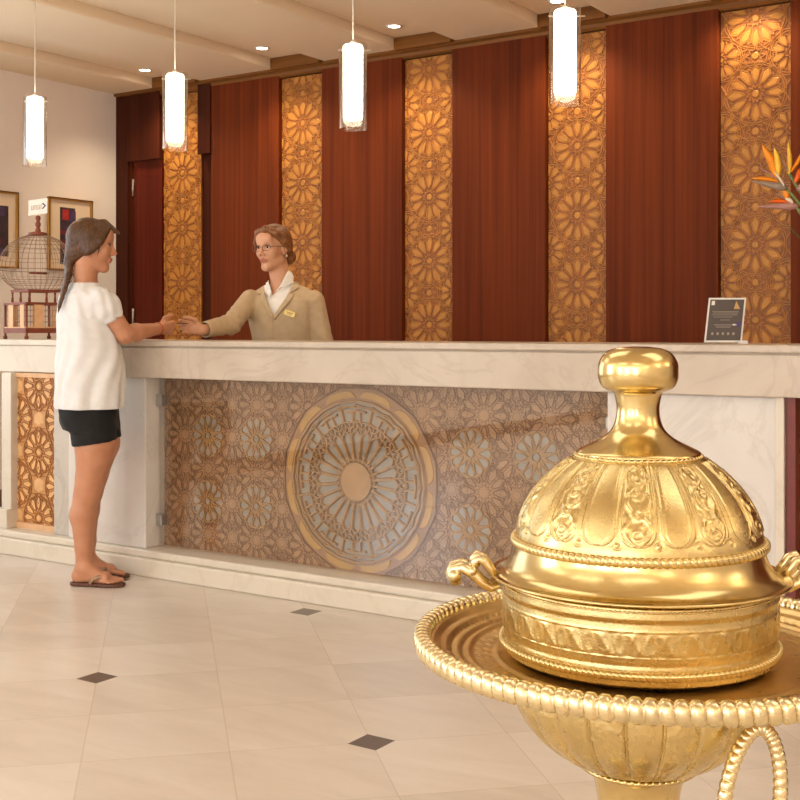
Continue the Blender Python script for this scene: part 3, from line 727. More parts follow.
# twisted ring handles
def ring_handle(sg):
    lug = MB(); w_ = 0.0 if sg > 0 else -.75; Rw = np.array([[math.cos(w_), -math.sin(w_), 0], [math.sin(w_), math.cos(w_), 0], [0, 0, 1.0]]); l0 = np.array([.0800, -.102, bz-.028]); l1 = np.array([.0885, -.120, bz-.026])
    m = np.array([sg, sg, 1.0]); lug.tube([Rw@(l0*m), Rw@(l1*m)], .0065, 12); lug.tube([Rw@(l1*m), Rw@((l1+np.array([.002, -.005, .001]))*m)], .0085, 12)
    lug.build('handle_lug', M['brass'], stand)
    mb = MB(); pts = []; rr = []; n = 630; c = np.array([.0885, -.128, bz-.107]); t = unit(np.array([.97, .24, 0])); d = np.array([-t[1], t[0], 0])*-1
    for i in range(n):
        a = 2*math.pi*i/n; u, v = .0310*math.sin(a)*(1-.12*math.cos(a)), .0640*math.cos(a)
        p = c+t*(u*math.cos(.2)+v*math.sin(.2))+np.array([0, 0, v*math.cos(.2)-u*math.sin(.2)])+d*.012*(1-math.cos(a))/2
        p = p*m; w_ = 0.0 if sg > 0 else -.75; p = np.array([p[0]*math.cos(w_)-p[1]*math.sin(w_), p[0]*math.sin(w_)+p[1]*math.cos(w_), p[2]]); pts.append(p); rr.append(.0077*(1-.2*(1-abs(math.cos(a*21))**.5)))
    mb.tube(pts, rr, 12, closed=True); mb.build('ring_handle', M['brass_pale'], stand)
def unit(v): v = np.array(v, float); return v/np.linalg.norm(v)
ring_handle(1); ring_handle(-1)

# ------------------------------------------------------------------ things on the countertops and the left wall
# birdcage
cg = px(38, 330, 6.52); cgz = 1.1
cage = empty('birdcage', (cg[0], cg[1], cgz), YAW+math.radians(43))
cage.scale = (1, 1, 1.045)
tag(cage, 'wooden birdcage with a domed wire top standing on the cream side counter', 'birdcage')
s_ = .128
for i in (-1, 1):
    for j in (-1, 1): MB().tube([(i*s_, j*s_, .0), (i*s_, j*s_, .012), (i*s_, j*s_, .02), (i*s_, j*s_, .185)], [.010, .012, .0065, .0065], 10).build('corner_post', M['cage_wood'], cage)
tg = cage
def railing(z, t, h, name, m):
    mb = MB()
    for i in (-1, 1):
        mb.box(-s_-.006, s_+.006, i*s_-t, i*s_+t, z, z+h).box(i*s_-t, i*s_+t, -s_-.006, s_+.006, z, z+h)
    mb.build(name, M[m], cage)
railing(.032, .008, .026, 'base_frame', 'cage_wood'); railing(.058, .006, .006, 'base_moulding', 'cage_pale')
railing(.178, .008, .012, 'top_rail', 'cage_wood')
MB().box(-s_, s_, -s_, s_, .034, .04).build('tray_floor', M['cage_pale'], cage)
for f in range(4):
    a = f*math.pi/2; R2 = np.array([[math.cos(a), -math.sin(a)], [math.sin(a), math.cos(a)]])
    for (x0, x1) in ((-.10, -.055), (.03, .085)):
        q = [R2@np.array(p) for p in ((x0, s_-.002), (x1, s_-.002), (x1, s_+.002), (x0, s_+.002))]
        V = [(p[0], p[1], z) for z in (.06, .178) for p in q]; MB().add(V, [(0, 1, 2, 3), (7, 6, 5, 4), (0, 4, 5, 1), (1, 5, 6, 2), (2, 6, 7, 3), (3, 7, 4, 0)]).build('side_slat', M['cage_pale'], cage)
mb = MB()
for f in range(4):
    a = f*math.pi/2; R2 = np.array([[math.cos(a), -math.sin(a)], [math.sin(a), math.cos(a)]])
    for x in np.linspace(-s_, s_, 13):
        p = R2@np.array((x, s_)); mb.tube([(p[0], p[1], .05), (p[0], p[1], .18)], .0011, 5)
    for z in (.09, .12, .15):
        p, q = R2@np.array((-s_, s_)), R2@np.array((s_, s_)); mb.tube([(*p, z), (*q, z)], .0011, 5)
mb.build('side_wires', M['wire'], cage)
s2 = .1
for i in (-1, 0, 1):
    for j in (-1, 0, 1):
        if i or j: MB().tube([(i*s2, j*s2, .19), (i*s2, j*s2, .205), (i*s2, j*s2, .225), (i*s2, j*s2, .245)], [.006, .0075, .005, .007], 8).build('gallery_spindle', M['cage_wood'], cage)
mb = MB()
for i in (-1, 1): mb.box(-s2-.008, s2+.008, i*s2-.006, i*s2+.006, .245, .257).box(i*s2-.006, i*s2+.006, -s2-.008, s2+.008, .245, .257)
mb.build('gallery_rail', M['cage_wood'], cage)
dm = smoothprof([(.118, .257), (.145, .277), (.178, .305), (.201, .340), (.207, .378), (.200, .418), (.180, .458), (.148, .493), (.105, .522), (.055, .542), (.03, .548)], 40)
mb = MB()
for k in range(36):
    a = 2*math.pi*k/36; mb.tube([(r*math.cos(a), r*math.sin(a), z) for r, z in dm], .0012, 5)
for z in (.262, .285, .305, .318, .36, .41, .46, .485, .505, .525):
    r = np.interp(z, dm[:, 1], dm[:, 0]); mb.tube([(r*math.cos(a), r*math.sin(a), z) for a in np.linspace(0, 2*math.pi, 61)[:-1]], .0012 if z != .36 else .0018, 5, closed=True)
mb.build('wire_dome', M['wire'], cage)
MB().lathe([(0, .540), (.046, .540), (.052, .546), (.048, .556), (.02, .562), (0, .562)], 28).build('dome_cap', M['cage_wood'], cage)
MB().lathe(smoothprof([(.013, .56), (.015, .572), (.009, .582), (.0145, .594), (.0145, .606), (.009, .616), (.0135, .628), (.012, .642), (.0, .648)], 40), 18).build('finial', M['cage_wood'], cage)
MB().tube([(-.05, 0, .345), (.05, 0, .345)], .006, 8).build('perch', M['cage_wood'], cage)
# small sign fixed above the cage
sgc = px(38, 206.9, 6.50)
sr = RT*math.cos(.13)+np.array([0, 0, 1])*math.sin(.13)*1.0; su = np.array([0, 0, 1.0])-RT*.0; nn = np.cross(sr, su)
sign = empty('direction_sign', tuple(sgc)); tag(sign, 'small white sign with grey letters and dark blue arrow above the birdcage', 'sign')
MB().obox((0, 0, 0), (sr, su, nn), (.052, .0415, .002)).build('sign_board', M['white'], sign)
mb = MB(); random.seed(4)
for k in range(7):
    u = -.034+k*.0085; mb.obox(sr*u+nn*.0024+su*(-.002), (sr, su, nn), (.0015, .013, .0006))
    if k % 2 == 0: mb.obox(sr*(u+.003)+nn*.0024+su*(.009 if k % 4 else -.013), (sr, su, nn), (.003, .0014, .0006))
mb.build('lettering', M['grey_ink'], sign)
mb = MB()
mb.obox(sr*.033+nn*.0025+su*.009, ((sr-su)/1.414, (sr+su)/1.414, nn), (.012, .0032, .0006)); mb.obox(sr*.033+nn*.0025+su*(-.0055), ((sr+su)/1.414, (sr-su)/1.414, nn), (.012, .0032, .0006))
mb.build('arrow', M['blue_ink'], sign)


# framed pictures on the left wall
def picture(y0, y1, z0, z1, label, art):
    t = empty('framed_picture', (WX, (y0+y1)/2, (z0+z1)/2)); tag(t, label, 'picture', 'framed pictures on the cream wall')
    w, h = (y1-y0)/2, (z1-z0)/2; f = .014
    mb = MB().box(.002, .028, -w, -w+f, -h, h).box(.002, .028, w-f, w, -h, h); mb.box(.002, .028, -w, w, -h, -h+f).box(.002, .028, -w, w, h-f, h)
    mb.build('frame', M['gold_frame'], t, bevel=.002)
    mb = MB().box(.028, .031, -w, w, h-.005, h+.001).box(.028, .031, -w, w, -h-.001, -h+.004).box(.028, .031, -w, -w+.004, -h, h).box(.028, .031, w-.004, w, -h, h)
    mb.build('dark_edge', M['dark_gold'], t)
    MB().box(0, .012, -w+f, w-f, -h+f, h-f).build('mat_board', M['mat_board'], t)
    mats = [plain('print_dark', rgb(62, 46, 54), .6, 0, .3, 30), plain('print_red', rgb(168, 44, 44), .6, 0, .25, 24), plain('print_violet', rgb(76, 58, 96), .6, 0, .3, 26), plain('print_maroon', rgb(108, 40, 48), .6, 0, .3, 20), plain('print_tan', rgb(168, 128, 92), .6, 0, .2, 26)]
    mb = MB()
    for (a, b, c, d, mi) in art: mb.box(.012, .0135+.0003*mi, a, b, c, d, mi)
    mb.build('print', mats, t)
art = [(-.06, .085, -.18, .175, 0), (-.035, .02, .10, .172, 1), (-.055, .03, .0, .03, 3), (.03, .08, .09, .165, 2), (-.01, .05, -.02, .06, 2), (-.05, .06, -.09, -.035, 3), (-.03, .03, -.12, -.10, 1), (.02, .07, -.17, -.1, 2)]
def wally(x): p = FW+(x-400)/FPX*RT; return p[1]*WX/p[0]
picture(wally(46.5), wally(90), 1.552, 2.045, 'gold framed abstract dark red print on the cream wall nearest the wood wall', [(-.085, .045, -.2, .185, 0)]+[(a-.03, b-.03, c, d, m) for a, b, c, d, m in art[1:]])
picture(wally(16)-.39, wally(16), 1.548, 2.045, 'gold framed dark print at the left edge of the photo, behind the cage', [(-.07, .125, -.17, .155, 0)]+[(a*1.2, b*1.2, c, d-.02, m) for a, b, c, d, m in art[1:]])

# tilted sign card on the countertop
tz = 1.1; tc = px(727.5, 341, 4.36)
tsd = empty('sign_card', (tc[0], tc[1], tz), YAW); tag(tsd, 'dark grey information card tilted in a clear acrylic holder on the countertop', 'sign card')
k_ = 4.36/FPX; lean = .35
cu = np.array([1, 0, 0.0]); cw = np.array([.30*0+.062/.165*.0, math.sin(lean), math.cos(lean)])
cw = np.array([.19, math.sin(lean), math.cos(lean)]); cw /= np.linalg.norm(cw); cn = np.cross(cu, cw); cn /= np.linalg.norm(cn)
wc, hc = 35*k_/2, 42*k_/2/cw[2]
cc = np.array([-3*k_, -.01, hc*cw[2]+.010])
def card(u0, u1, v0, v1, h, m, name=None):
    mb = MB(); V = []
    for hh in (-.0006, h):
        for (a, b) in ((u0, v0), (u1, v0), (u1, v1), (u0, v1)): V.append(cc+cu*(a*wc)+cw*(b*hc)+cn*hh)
    mb.add(V, [(3, 2, 1, 0), (4, 5, 6, 7), (0, 1, 5, 4), (1, 2, 6, 5), (2, 3, 7, 6), (3, 0, 4, 7)]); return mb
card(-1.07, 1.07, -1.06, 1.06, -.0001, 0).build('white_border', M['white'], tsd)
card(-.97, .97, -.97, .97, .0014, 0).build('card_face', M['charcoal'], tsd)
def lines(items, name, m):
    mb = MB()
    for it in items:
        b = card(*it, .0022, 0); mb.add(b.v[0], b.f)
    mb.build(name, M[m], tsd)
lines([(-.88, -.70, .70, .90)], 'logo', 'white')
mb = MB(); P3 = lambda a, b, h: cc+cu*(a*wc)+cw*(b*hc)+cn*h
mb.add([P3(.42, .52, .0022), P3(.78, .52, .0022), P3(.52, .9, .0022), P3(.42, .52, .0010), P3(.78, .52, .001), P3(.52, .9, .001)], [(0, 1, 2), (0, 3, 4, 1), (1, 4, 5, 2), (2, 5, 3, 0)]); mb.build('sail_emblem', M['tan_ink'], tsd)
lines([(-.8, .72, .38, .40), (-.75, .7, .31, .33), (-.8, .66, .22, .24), (-.7, .4, .12, .14), (-.3, .25, -.02, 0), (-.62, .42, -.26, -.23), (-.5, .35, -.36, -.33)]+[(-.72+.3*i, -.60+.3*i, -.72, -.6) for i in range(5)], 'text_lines', 'grey_ink')
lines([(.44, .68, -.27, -.20)], 'white_mark', 'white'); lines([(.62, .9, -.34, -.1)], 'violet_mark', 'violet_ink')
mb = MB(); mb.box(-wc-3*k_-.006, wc+3*k_, -.03, .03, 0, .008); mb.build('acrylic_foot', thin_glass('acrylic', (.95, .93, .9, 1), .08), tsd)
kt = px(742.5, 341.8, 4.33); tag(MB().obox((0, 0, .006), (RT, FW, np.array([0, 0, 1.0])), (.0155, .012, .006)).build('white_tag', M['white'], bevel=.001), 'small white tag lying on the countertop right of the grey sign card', 'tag').location = (kt[0], kt[1], 1.1)

# bird-of-paradise arrangement in a vase on the countertop, only its left flowers reach into the photo
fx = px(846, 330, 4.26)
vase = empty('flower_vase', (fx[0], fx[1], 1.1), YAW); tag(vase, 'vase of orange bird-of-paradise flowers leaning in from the right edge', 'flower arrangement')
MB().lathe(smoothprof([(0, .0), (.06, .0), (.066, .01), (.08, .08), (.072, .16), (.05, .22), (.055, .25), (.05, .25), (.045, .22), (.0, .2)], 60), 40).build('vase', plain('terracotta_glaze', rgb(170, 110, 76), .35, 0, .1), vase)
g1 = plain('stem_green', rgb(112, 128, 70), .5, 0, .15, 30); g2 = plain('grey_green_bract', rgb(150, 132, 118), .5, 0, .12, 30); og = plain('orange_sepal', rgb(255, 150, 16), .45, 0, .12, 30); oy = plain('yellow_orange_sepal', rgb(255, 196, 60), .45, 0, .1, 30); rd = plain('red_orange_sepal', rgb(250, 108, 24), .45, 0, .12, 30); wp = plain('white_pistil', rgb(240, 226, 200), .5, 0, .05); pk = plain('pink_grey_bract', rgb(176, 132, 124), .5, 0, .12, 30); lf = plain('dark_leaf', rgb(64, 92, 46), .45, 0, .15, 20)
ks = 4.2/FPX
def V_(x, y, v=0.0): return np.array([(x-846)*4.26/FPX, v, (HOR-y)*4.26/FPX+EYE-1.1])
def blade(mb, a, b, w, bend=0.0, nrm=(0, -1, 0), n=10, th=.0015, mi=0):
    a, b = np.asarray(a, float), np.asarray(b, float); d = b-a; l = np.linalg.norm(d); d /= l; s = np.cross(d, np.asarray(nrm, float)); s /= np.linalg.norm(s); nv = np.cross(s, d)
    V = []
    for i in range(n+1):
        t = i/n; ww = w*math.sin(math.pi*min(1, .12+t*.88))**.75 if t < 1 else .0004
        p = a+d*l*t+s*bend*math.sin(math.pi*t)
        V += [p+s*ww, p+nv*(th+ww*.25), p-s*ww, p-nv*th]
    F = []
    for i in range(n):
        for k in range(4): F.append((i*4+k, i*4+(k+1) % 4, i*4+4+(k+1) % 4, i*4+4+k))
    mb.add(V, F, mi, True)
def strelitzia(base, tip, sepals, stem, depth):
    mb = MB(); mb.tube(stem, .0055, 8); st = mb.build('stem', g1, vase)
    mb = MB(); b, t = np.array(base), np.array(tip); q = np.linspace(0, 1, 10)
    mb.tube([b+(t-b)*u for u in q], [.010, .0135, .0135, .012, .0105, .009, .007, .005, .003, .0008], 10); mb.build('bract', g2 if depth else pk, st)
    for (a, e, w, m) in sepals:
        mb = MB(); blade(mb, a, e, w, w*.4); mb.build('sepal', m, st)
strelitzia(V_(786, 188), V_(751, 181), [(V_(777, 178), V_(762, 145), .017, og), (V_(778, 176, -.004), V_(774, 148, -.004), .014, oy), (V_(777, 181, -.004), V_(751, 178.5, -.004), .008, og), (V_(783, 186, -.012), V_(773, 172, -.012), .005, wp), (V_(785, 184), V_(757, 166), .004, pk)],
           [V_(843, 300), V_(826, 250), V_(806, 212), V_(793, 196), V_(785, 188)], 1)
strelitzia(V_(797, 206), V_(756, 206.5), [(V_(788, 202, -.004), V_(768, 202, -.004), .008, rd), (V_(787, 200), V_(783, 188), .013, og), (V_(792, 203, -.01), V_(784, 199, -.01), .008, wp), (V_(788, 201), V_(773, 192), .003, pk)],
           [V_(844, 300, .01), V_(830, 262, .01), V_(812, 228, .01), V_(800, 212, .005), V_(796, 206)], 0)
strelitzia(V_(800, 190, .02), V_(820, 170, .02), [(V_(791, 174, .02), V_(790, 141, .02), .009, oy), (V_(791, 172, .02), V_(775, 145, .02), .0035, pk), (V_(793, 171, .02), V_(806, 148, .02), .007, og), (V_(796, 182, .01), V_(800, 168, .01), .01, rd)],
           [V_(846, 300, .02), V_(836, 250, .02), V_(818, 215, .02), V_(803, 193, .02), V_(791, 173, .02)], 0)
mb = MB()
for (x0, y0, x1, y1, w) in ((846, 296, 806, 205, .012), (848, 296, 870, 170, .02), (846, 296, 788, 222, .004), (850, 296, 902, 200, .02), (848, 296, 830, 160, .018)): blade(mb, V_(x0, y0, .015), V_(x1, y1, .03), w, .01, n=14)
mb.build('leaves', lf, vase)
# ------------------------------------------------------------------ people: implicit surfaces turned into continuous meshes
class Field:
    def __init__(s, lo, hi, h):
        s.h = h; s.lo = np.array(lo, float); n = np.ceil((np.array(hi)-s.lo)/h).astype(int)+1
        s.ax = [s.lo[i]+h*np.arange(n[i]) for i in range(3)]; s.d = np.full(n, .5, np.float32)
    def sub(s, lo, hi, m):
        sl = []
        for i in range(3):
            a = int(max(0, math.floor((lo[i]-m-s.lo[i])/s.h))); b = int(min(len(s.ax[i]), math.ceil((hi[i]+m-s.lo[i])/s.h)+1)); sl.append(slice(a, max(a, b)))
        return tuple(sl)
    def xyz(s, sl): return (s.ax[0][sl[0]][:, None, None], s.ax[1][sl[1]][None, :, None], s.ax[2][sl[2]][None, None, :])
    def put(s, prim, k=.012, mode='add', m=.03):
        f, lo, hi = prim; sl = s.sub(lo, hi, m+k)
        if 0 in s.d[sl].shape: return s
        b = np.broadcast_to(f(*s.xyz(sl)), s.d[sl].shape); a = s.d[sl]
        if mode == 'add': h = np.clip(.5+.5*(b-a)/k, 0, 1); s.d[sl] = a*h*1+b*(1-h)*1-k*h*(1-h) if False else b*(1-h)+a*h-k*h*(1-h) if False else np.minimum(a, b)-np.maximum(k-np.abs(a-b), 0)**2/(4*k)
        else: b = -b; s.d[sl] = np.maximum(a, b)+np.maximum(k-np.abs(a-b), 0)**2/(4*k)
        return s
    def mesh(s):
        d = s.d; ins = d < 0
        nx, ny, nz = d.shape
        c = np.zeros((nx-1, ny-1, nz-1), np.int8)
        for i in (0, 1):
            for j in (0, 1):
                for k in (0, 1): c += ins[i:nx-1+i, j:ny-1+j, k:nz-1+k]
        act = (c > 0)&(c < 8); I = np.argwhere(act); idx = np.full(act.shape, -1, np.int64); idx[act] = np.arange(len(I))
        acc = np.zeros((len(I), 3)); cnt = np.zeros(len(I)); cor = [(i, j, k) for i in (0, 1) for j in (0, 1) for k in (0, 1)]
        val = {q: d[I[:, 0]+q[0], I[:, 1]+q[1], I[:, 2]+q[2]] for q in cor}
        for q in cor:
            for a in range(3):
                if q[a] == 0:
                    r = list(q); r[a] = 1; r = tuple(r); v0, v1 = val[q], val[r]; m = (v0 < 0) != (v1 < 0)
                    t = np.where(m, v0/np.where(m, v0-v1, 1), 0); p = np.array(q, float)[None, :].repeat(len(I), 0); p[:, a] += t
                    acc[m] += p[m]; cnt[m] += 1
        V = (I+acc/np.maximum(cnt, 1)[:, None])*s.h+s.lo
        Q = []
        for a in range(3):
            b, e = [(1, 2), (2, 0), (0, 1)][a]
            sl0 = [slice(None)]*3; sl1 = [slice(None)]*3; sl0[a] = slice(0, -1); sl1[a] = slice(1, None)
            A, B = ins[tuple(sl0)], ins[tuple(sl1)]; ch = A != B
            E = np.argwhere(ch); ok = (E[:, b] > 0)&(E[:, e] > 0)&(E[:, b] < d.shape[b]-1)&(E[:, e] < d.shape[e]-1); E = E[ok]
            fl = A[E[:, 0], E[:, 1], E[:, 2]]
            def g(db, de): q = E.copy(); q[:, b] -= db; q[:, e] -= de; return idx[q[:, 0], q[:, 1], q[:, 2]]
            q = np.stack([g(1, 1), g(0, 1), g(0, 0), g(1, 0)], 1); q[~fl] = q[~fl][:, ::-1]; Q.append(q)
        Q = np.concatenate(Q); Q = Q[(Q >= 0).all(1)]
        # light smoothing
        e = np.concatenate([Q[:, [0, 1]], Q[:, [1, 2]], Q[:, [2, 3]], Q[:, [3, 0]]])
        for lam in (.5, -.52, .5, -.52):
            S = np.zeros_like(V); n = np.zeros(len(V))
            for c_ in range(3): S[:, c_] = np.bincount(e[:, 0], V[e[:, 1], c_], len(V))+np.bincount(e[:, 1], V[e[:, 0], c_], len(V))
            n = np.bincount(e[:, 0], minlength=len(V))+np.bincount(e[:, 1], minlength=len(V)); V = V+lam*(S/np.maximum(n, 1)[:, None]-V)
        return V, Q
    def build(s, name, mats, parent, paint=None):
        V, Q = s.mesh(); me = bpy.data.meshes.new(name)
        me.vertices.add(len(V)); me.vertices.foreach_set('co', V.astype(np.float32).ravel())
        me.loops.add(len(Q)*4); me.loops.foreach_set('vertex_index', Q.astype(np.int32).ravel())
        me.polygons.add(len(Q)); me.polygons.foreach_set('loop_start', np.arange(0, len(Q)*4, 4, dtype=np.int32))
        mats = mats if isinstance(mats, (list, tuple)) else [mats]
        for m in mats: me.materials.append(m)
        mi = np.zeros(len(Q), np.int32)
        if paint: mi = paint(V[Q].mean(1)).astype(np.int32)
        me.update(calc_edges=True); me.polygons.foreach_set('use_smooth', np.ones(len(Q), bool)); me.polygons.foreach_set('material_index', mi)
        me.validate(); me.update()
        o = bpy.data.objects.new(name, me); COL.objects.link(o); o.parent = parent; return o
def cone(a, b, r1, r2=None, flat=None):
    """rounded cone; flat=(direction, factor) flattens it across that direction"""
    r2 = r1 if r2 is None else r2; a, b = np.array(a, float), np.array(b, float); ba = b-a; l2 = max(ba@ba, 1e-10); rr = r1-r2; a2 = max(l2-rr*rr, 1e-12); il2 = 1/l2
    R = max(r1, r2); fd = None
    if flat: fd, ff = np.array(flat[0], float), flat[1]; fd /= np.linalg.norm(fd)
    def f(x, y, z):
        px_, py_, pz_ = x-a[0], y-a[1], z-a[2]
        if fd is not None:
            t = (px_*fd[0]+py_*fd[1]+pz_*fd[2])*(1/ff-1); px_, py_, pz_ = px_+fd[0]*t, py_+fd[1]*t, pz_+fd[2]*t
        yy = px_*ba[0]+py_*ba[1]+pz_*ba[2]; zz = yy-l2
        x2 = (px_*l2-ba[0]*yy)**2+(py_*l2-ba[1]*yy)**2+(pz_*l2-ba[2]*yy)**2
        y2 = yy*yy*l2; z2 = zz*zz*l2; k = np.sign(rr)*rr*rr*x2
        d = np.where(np.sign(zz)*a2*z2 > k, np.sqrt(x2+z2)*il2-r2, np.where(np.sign(yy)*a2*y2 < k, np.sqrt(x2+y2)*il2-r1, (np.sqrt(x2*a2*il2)+yy*rr)*il2-r1))
        return d if fd is None else d*(ff if ff < 1 else 1)
    return f, np.minimum(a, b)-R, np.maximum(a, b)+R
def ell(c, r, R=None):
    c, r = np.array(c, float), np.array(r, float); R = np.eye(3) if R is None else np.array(R, float)
    def f(x, y, z):
        p = (x-c[0], y-c[1], z-c[2]); q = [R[i][0]*p[0]+R[i][1]*p[1]+R[i][2]*p[2] for i in range(3)]
        k0 = np.sqrt((q[0]/r[0])**2+(q[1]/r[1])**2+(q[2]/r[2])**2); k1 = np.sqrt((q[0]/r[0]**2)**2+(q[1]/r[1]**2)**2+(q[2]/r[2]**2)**2)
        return k0*(k0-1)/np.maximum(k1, 1e-6)
    return f, c-max(r), c+max(r)
def loft(keys, fold=None, grow=0.0):
    """keys (z, cx, cy, front-back half, side half, heading) bottom to top"""
    K = np.array(sorted(keys), float); zz = np.linspace(K[0, 0], K[-1, 0], 200)
    def pch(col):
        x, y = K[:, 0], K[:, col]; h = np.diff(x); dl = np.diff(y)/h; m = np.zeros(len(x)); m[0], m[-1] = dl[0], dl[-1]
        for i in range(1, len(x)-1): m[i] = 0 if dl[i-1]*dl[i] <= 0 else 3*(h[i-1]+h[i])/((2*h[i]+h[i-1])/dl[i-1]+(h[i]+2*h[i-1])/dl[i])
        j = np.clip(np.searchsorted(x, zz)-1, 0, len(x)-2); t = (zz-x[j])/h[j]
        return (1+2*t)*(1-t)**2*y[j]+t*(1-t)**2*h[j]*m[j]+t*t*(3-2*t)*y[j+1]+t*t*(t-1)*h[j]*m[j+1]
    C = [pch(i) for i in range(1, 6)]; z0, z1 = K[0, 0], K[-1, 0]
    def f(x, y, z):
        g = [np.interp(z, zz, c) for c in C]; A, B = g[2]+grow, g[3]+grow
        ch, sh = np.cos(g[4]), np.sin(g[4]); X, Y = x-g[0], y-g[1]; u, v = X*ch+Y*sh, -X*sh+Y*ch
        p = 2.3
        k0 = (np.abs(u/A)**p+np.abs(v/B)**p)**(1/p); d = (k0-1)*np.minimum(A, B)
        k1 = np.sqrt((u/A**2)**2+(v/B**2)**2); d2 = k0*(k0-1)/np.maximum(k1, 1e-3); d = np.where(k0 > .3, d2, d)
        if fold: d = d+fold(np.arctan2(v, u), z, x, y)
        return np.maximum(d, np.maximum(z-z1, z0-z))
    m = max(K[:, 3].max(), K[:, 4].max())+grow
    return f, np.array([K[:, 1].min()-m, K[:, 2].min()-m, z0]), np.array([K[:, 1].max()+m, K[:, 2].max()+m, z1])
def halfspace(n, p, lo, hi):          # inside where n.(x-p) < 0
    n = np.array(n, float); n /= np.linalg.norm(n); p = np.array(p, float)
    return (lambda x, y, z: (x-p[0])*n[0]+(y-p[1])*n[1]+(z-p[2])*n[2]), np.array(lo), np.array(hi)
def poly2(pts):                        # signed distance to a polygon in (x, z)
    P = np.array(pts, float)
    def f(x, z):
        x, z = np.broadcast_arrays(x, z); d = np.full(x.shape, 1e9); s = np.ones(x.shape)
        for i in range(len(P)):
            a, b = P[i], P[i-1]; e = b-a; wx, wz = x-a[0], z-a[1]; t = np.clip((wx*e[0]+wz*e[1])/(e@e), 0, 1)
            d = np.minimum(d, (wx-e[0]*t)**2+(wz-e[1]*t)**2)
            c1, c2, c3 = z >= a[1], z < b[1], e[0]*wz > e[1]*wx
            s = np.where((c1 & c2 & c3) | (~c1 & ~c2 & ~c3), -s, s)
        return s*np.sqrt(d)
    return f
def unit(v): v = np.array(v, float); return v/np.linalg.norm(v)

class Head:
    def __init__(s, c, fwd, roll=0.0, sc=1.0):
        s.c = np.array(c, float); s.f = unit(fwd); l = unit(np.cross([0, 0, 1], s.f)); u = np.cross(s.f, l)
        s.l = l*math.cos(roll)+u*math.sin(roll); s.u = u*math.cos(roll)-l*math.sin(roll); s.sc = sc; s.R = np.array([s.f, s.l, s.u])
    def p(s, x, y, z): return s.c+s.sc*(x*s.f+y*s.l+z*s.u)
    def e(s, c, r, tilt=None):
        R = s.R
        if tilt: a = tilt; R = np.array([s.f*math.cos(a)+s.u*math.sin(a), s.l, s.u*math.cos(a)-s.f*math.sin(a)])
        return ell(s.p(*c), np.array(r)*s.sc, R)
    def k(s, a, b, r1, r2=None): return cone(s.p(*a), s.p(*b), r1*s.sc, (r1 if r2 is None else r2)*s.sc)
    def local(s, P): q = (P-s.c)/s.sc; return q@s.f, q@s.l, q@s.u
    def skin(s, F, smile=.004):
        F.put(s.e((-.012, 0, .034), (.094, .073, .083)), .02)
        F.put(s.e((.028, 0, -.025), (.062, .057, .082)), .03)
        F.put(s.k((.066, -.007, -.098), (.066, .007, -.098), .0155), .025)
        for g in (-1, 1):
            F.put(s.k((.058, g*.013, -.099), (-.002, g*.049, -.060), .0115, .015), .025)
            F.put(s.e((.058, g*.037, -.022), (.024, .024, .024)), .02)
            F.put(s.k((.079, g*.014, .024), (.066, g*.046, .022), .0075, .006), .014)
            F.put(s.e((-.004, g*.073, -.008), (.019, .009, .031), .25), .006)
        F.put(s.e((.075, 0, .05), (.022, .05, .035)), .02)
        for g in (-1, 1):
            F.put(s.e((.098, g*.031, .006), (.017, .0165, .0105)), .012, 'sub')
            F.put(s.e((.0715, g*.031, .005), (.0135, .0145, .012)), .005)
            F.put(s.e((.0, g*.082, -.006), (.009, .006, .014)), .006, 'sub')
        F.put(s.k((.086, 0, .014), (.107, 0, -.027), .0065, .0088), .014)
        for g in (-1, 1): F.put(s.e((.094, g*.0115, -.032), (.0115, .0075, .007)), .007)
        F.put(s.k((.086, -.016, -.060), (.0905, 0, -.056), .0048, .0052), .009); F.put(s.k((.086, .016, -.060), (.0905, 0, -.056), .0048, .0052), .009)
        F.put(s.k((.085, -.013, -.067), (.085, .013, -.067), .0058), .009)
        F.put(s.k((.1, -.017, -.062+smile*.3), (.1, .017, -.062+smile*.3), .0018), .004, 'sub')
    def paint(s, P):
        x, y, z = s.local(P); lip = (x > .072)&(np.hypot(y/.021, (z+.062)/.0105) < 1)
        return np.where(lip, 1, 0)
    def eyes(s, parent, iris, brow):
        for g in (-1, 1):
            mb = MB(); c = s.p(.0735, g*.031, .005); mb.ball(c, .0122*s.sc, 14); e = mb.build('eye', M['eye_white'], parent)
            q = c+unit(s.f+s.l*0)*.0082*s.sc; mb = MB(); mb.ball(q, .0066*s.sc, 10); mb.build('iris', iris, e)
            mb = MB(); mb.tube([s.p(.0835, g*.016, .0105), s.p(.0875, g*.028, .0145), s.p(.083, g*.041, .0115), s.p(.076, g*.047, .007)], [.001, .0019, .0018, .0008], 6); mb.build('eyelash', M['lash'], parent)
            mb = MB(); mb.tube([s.p(.0895, g*.014, .0265), s.p(.0895, g*.028, .0315), s.p(.081, g*.041, .031), s.p(.070, g*.051, .0255)], [.0018, .0026, .002, .0008], 6); mb.build('eyebrow', brow, parent)

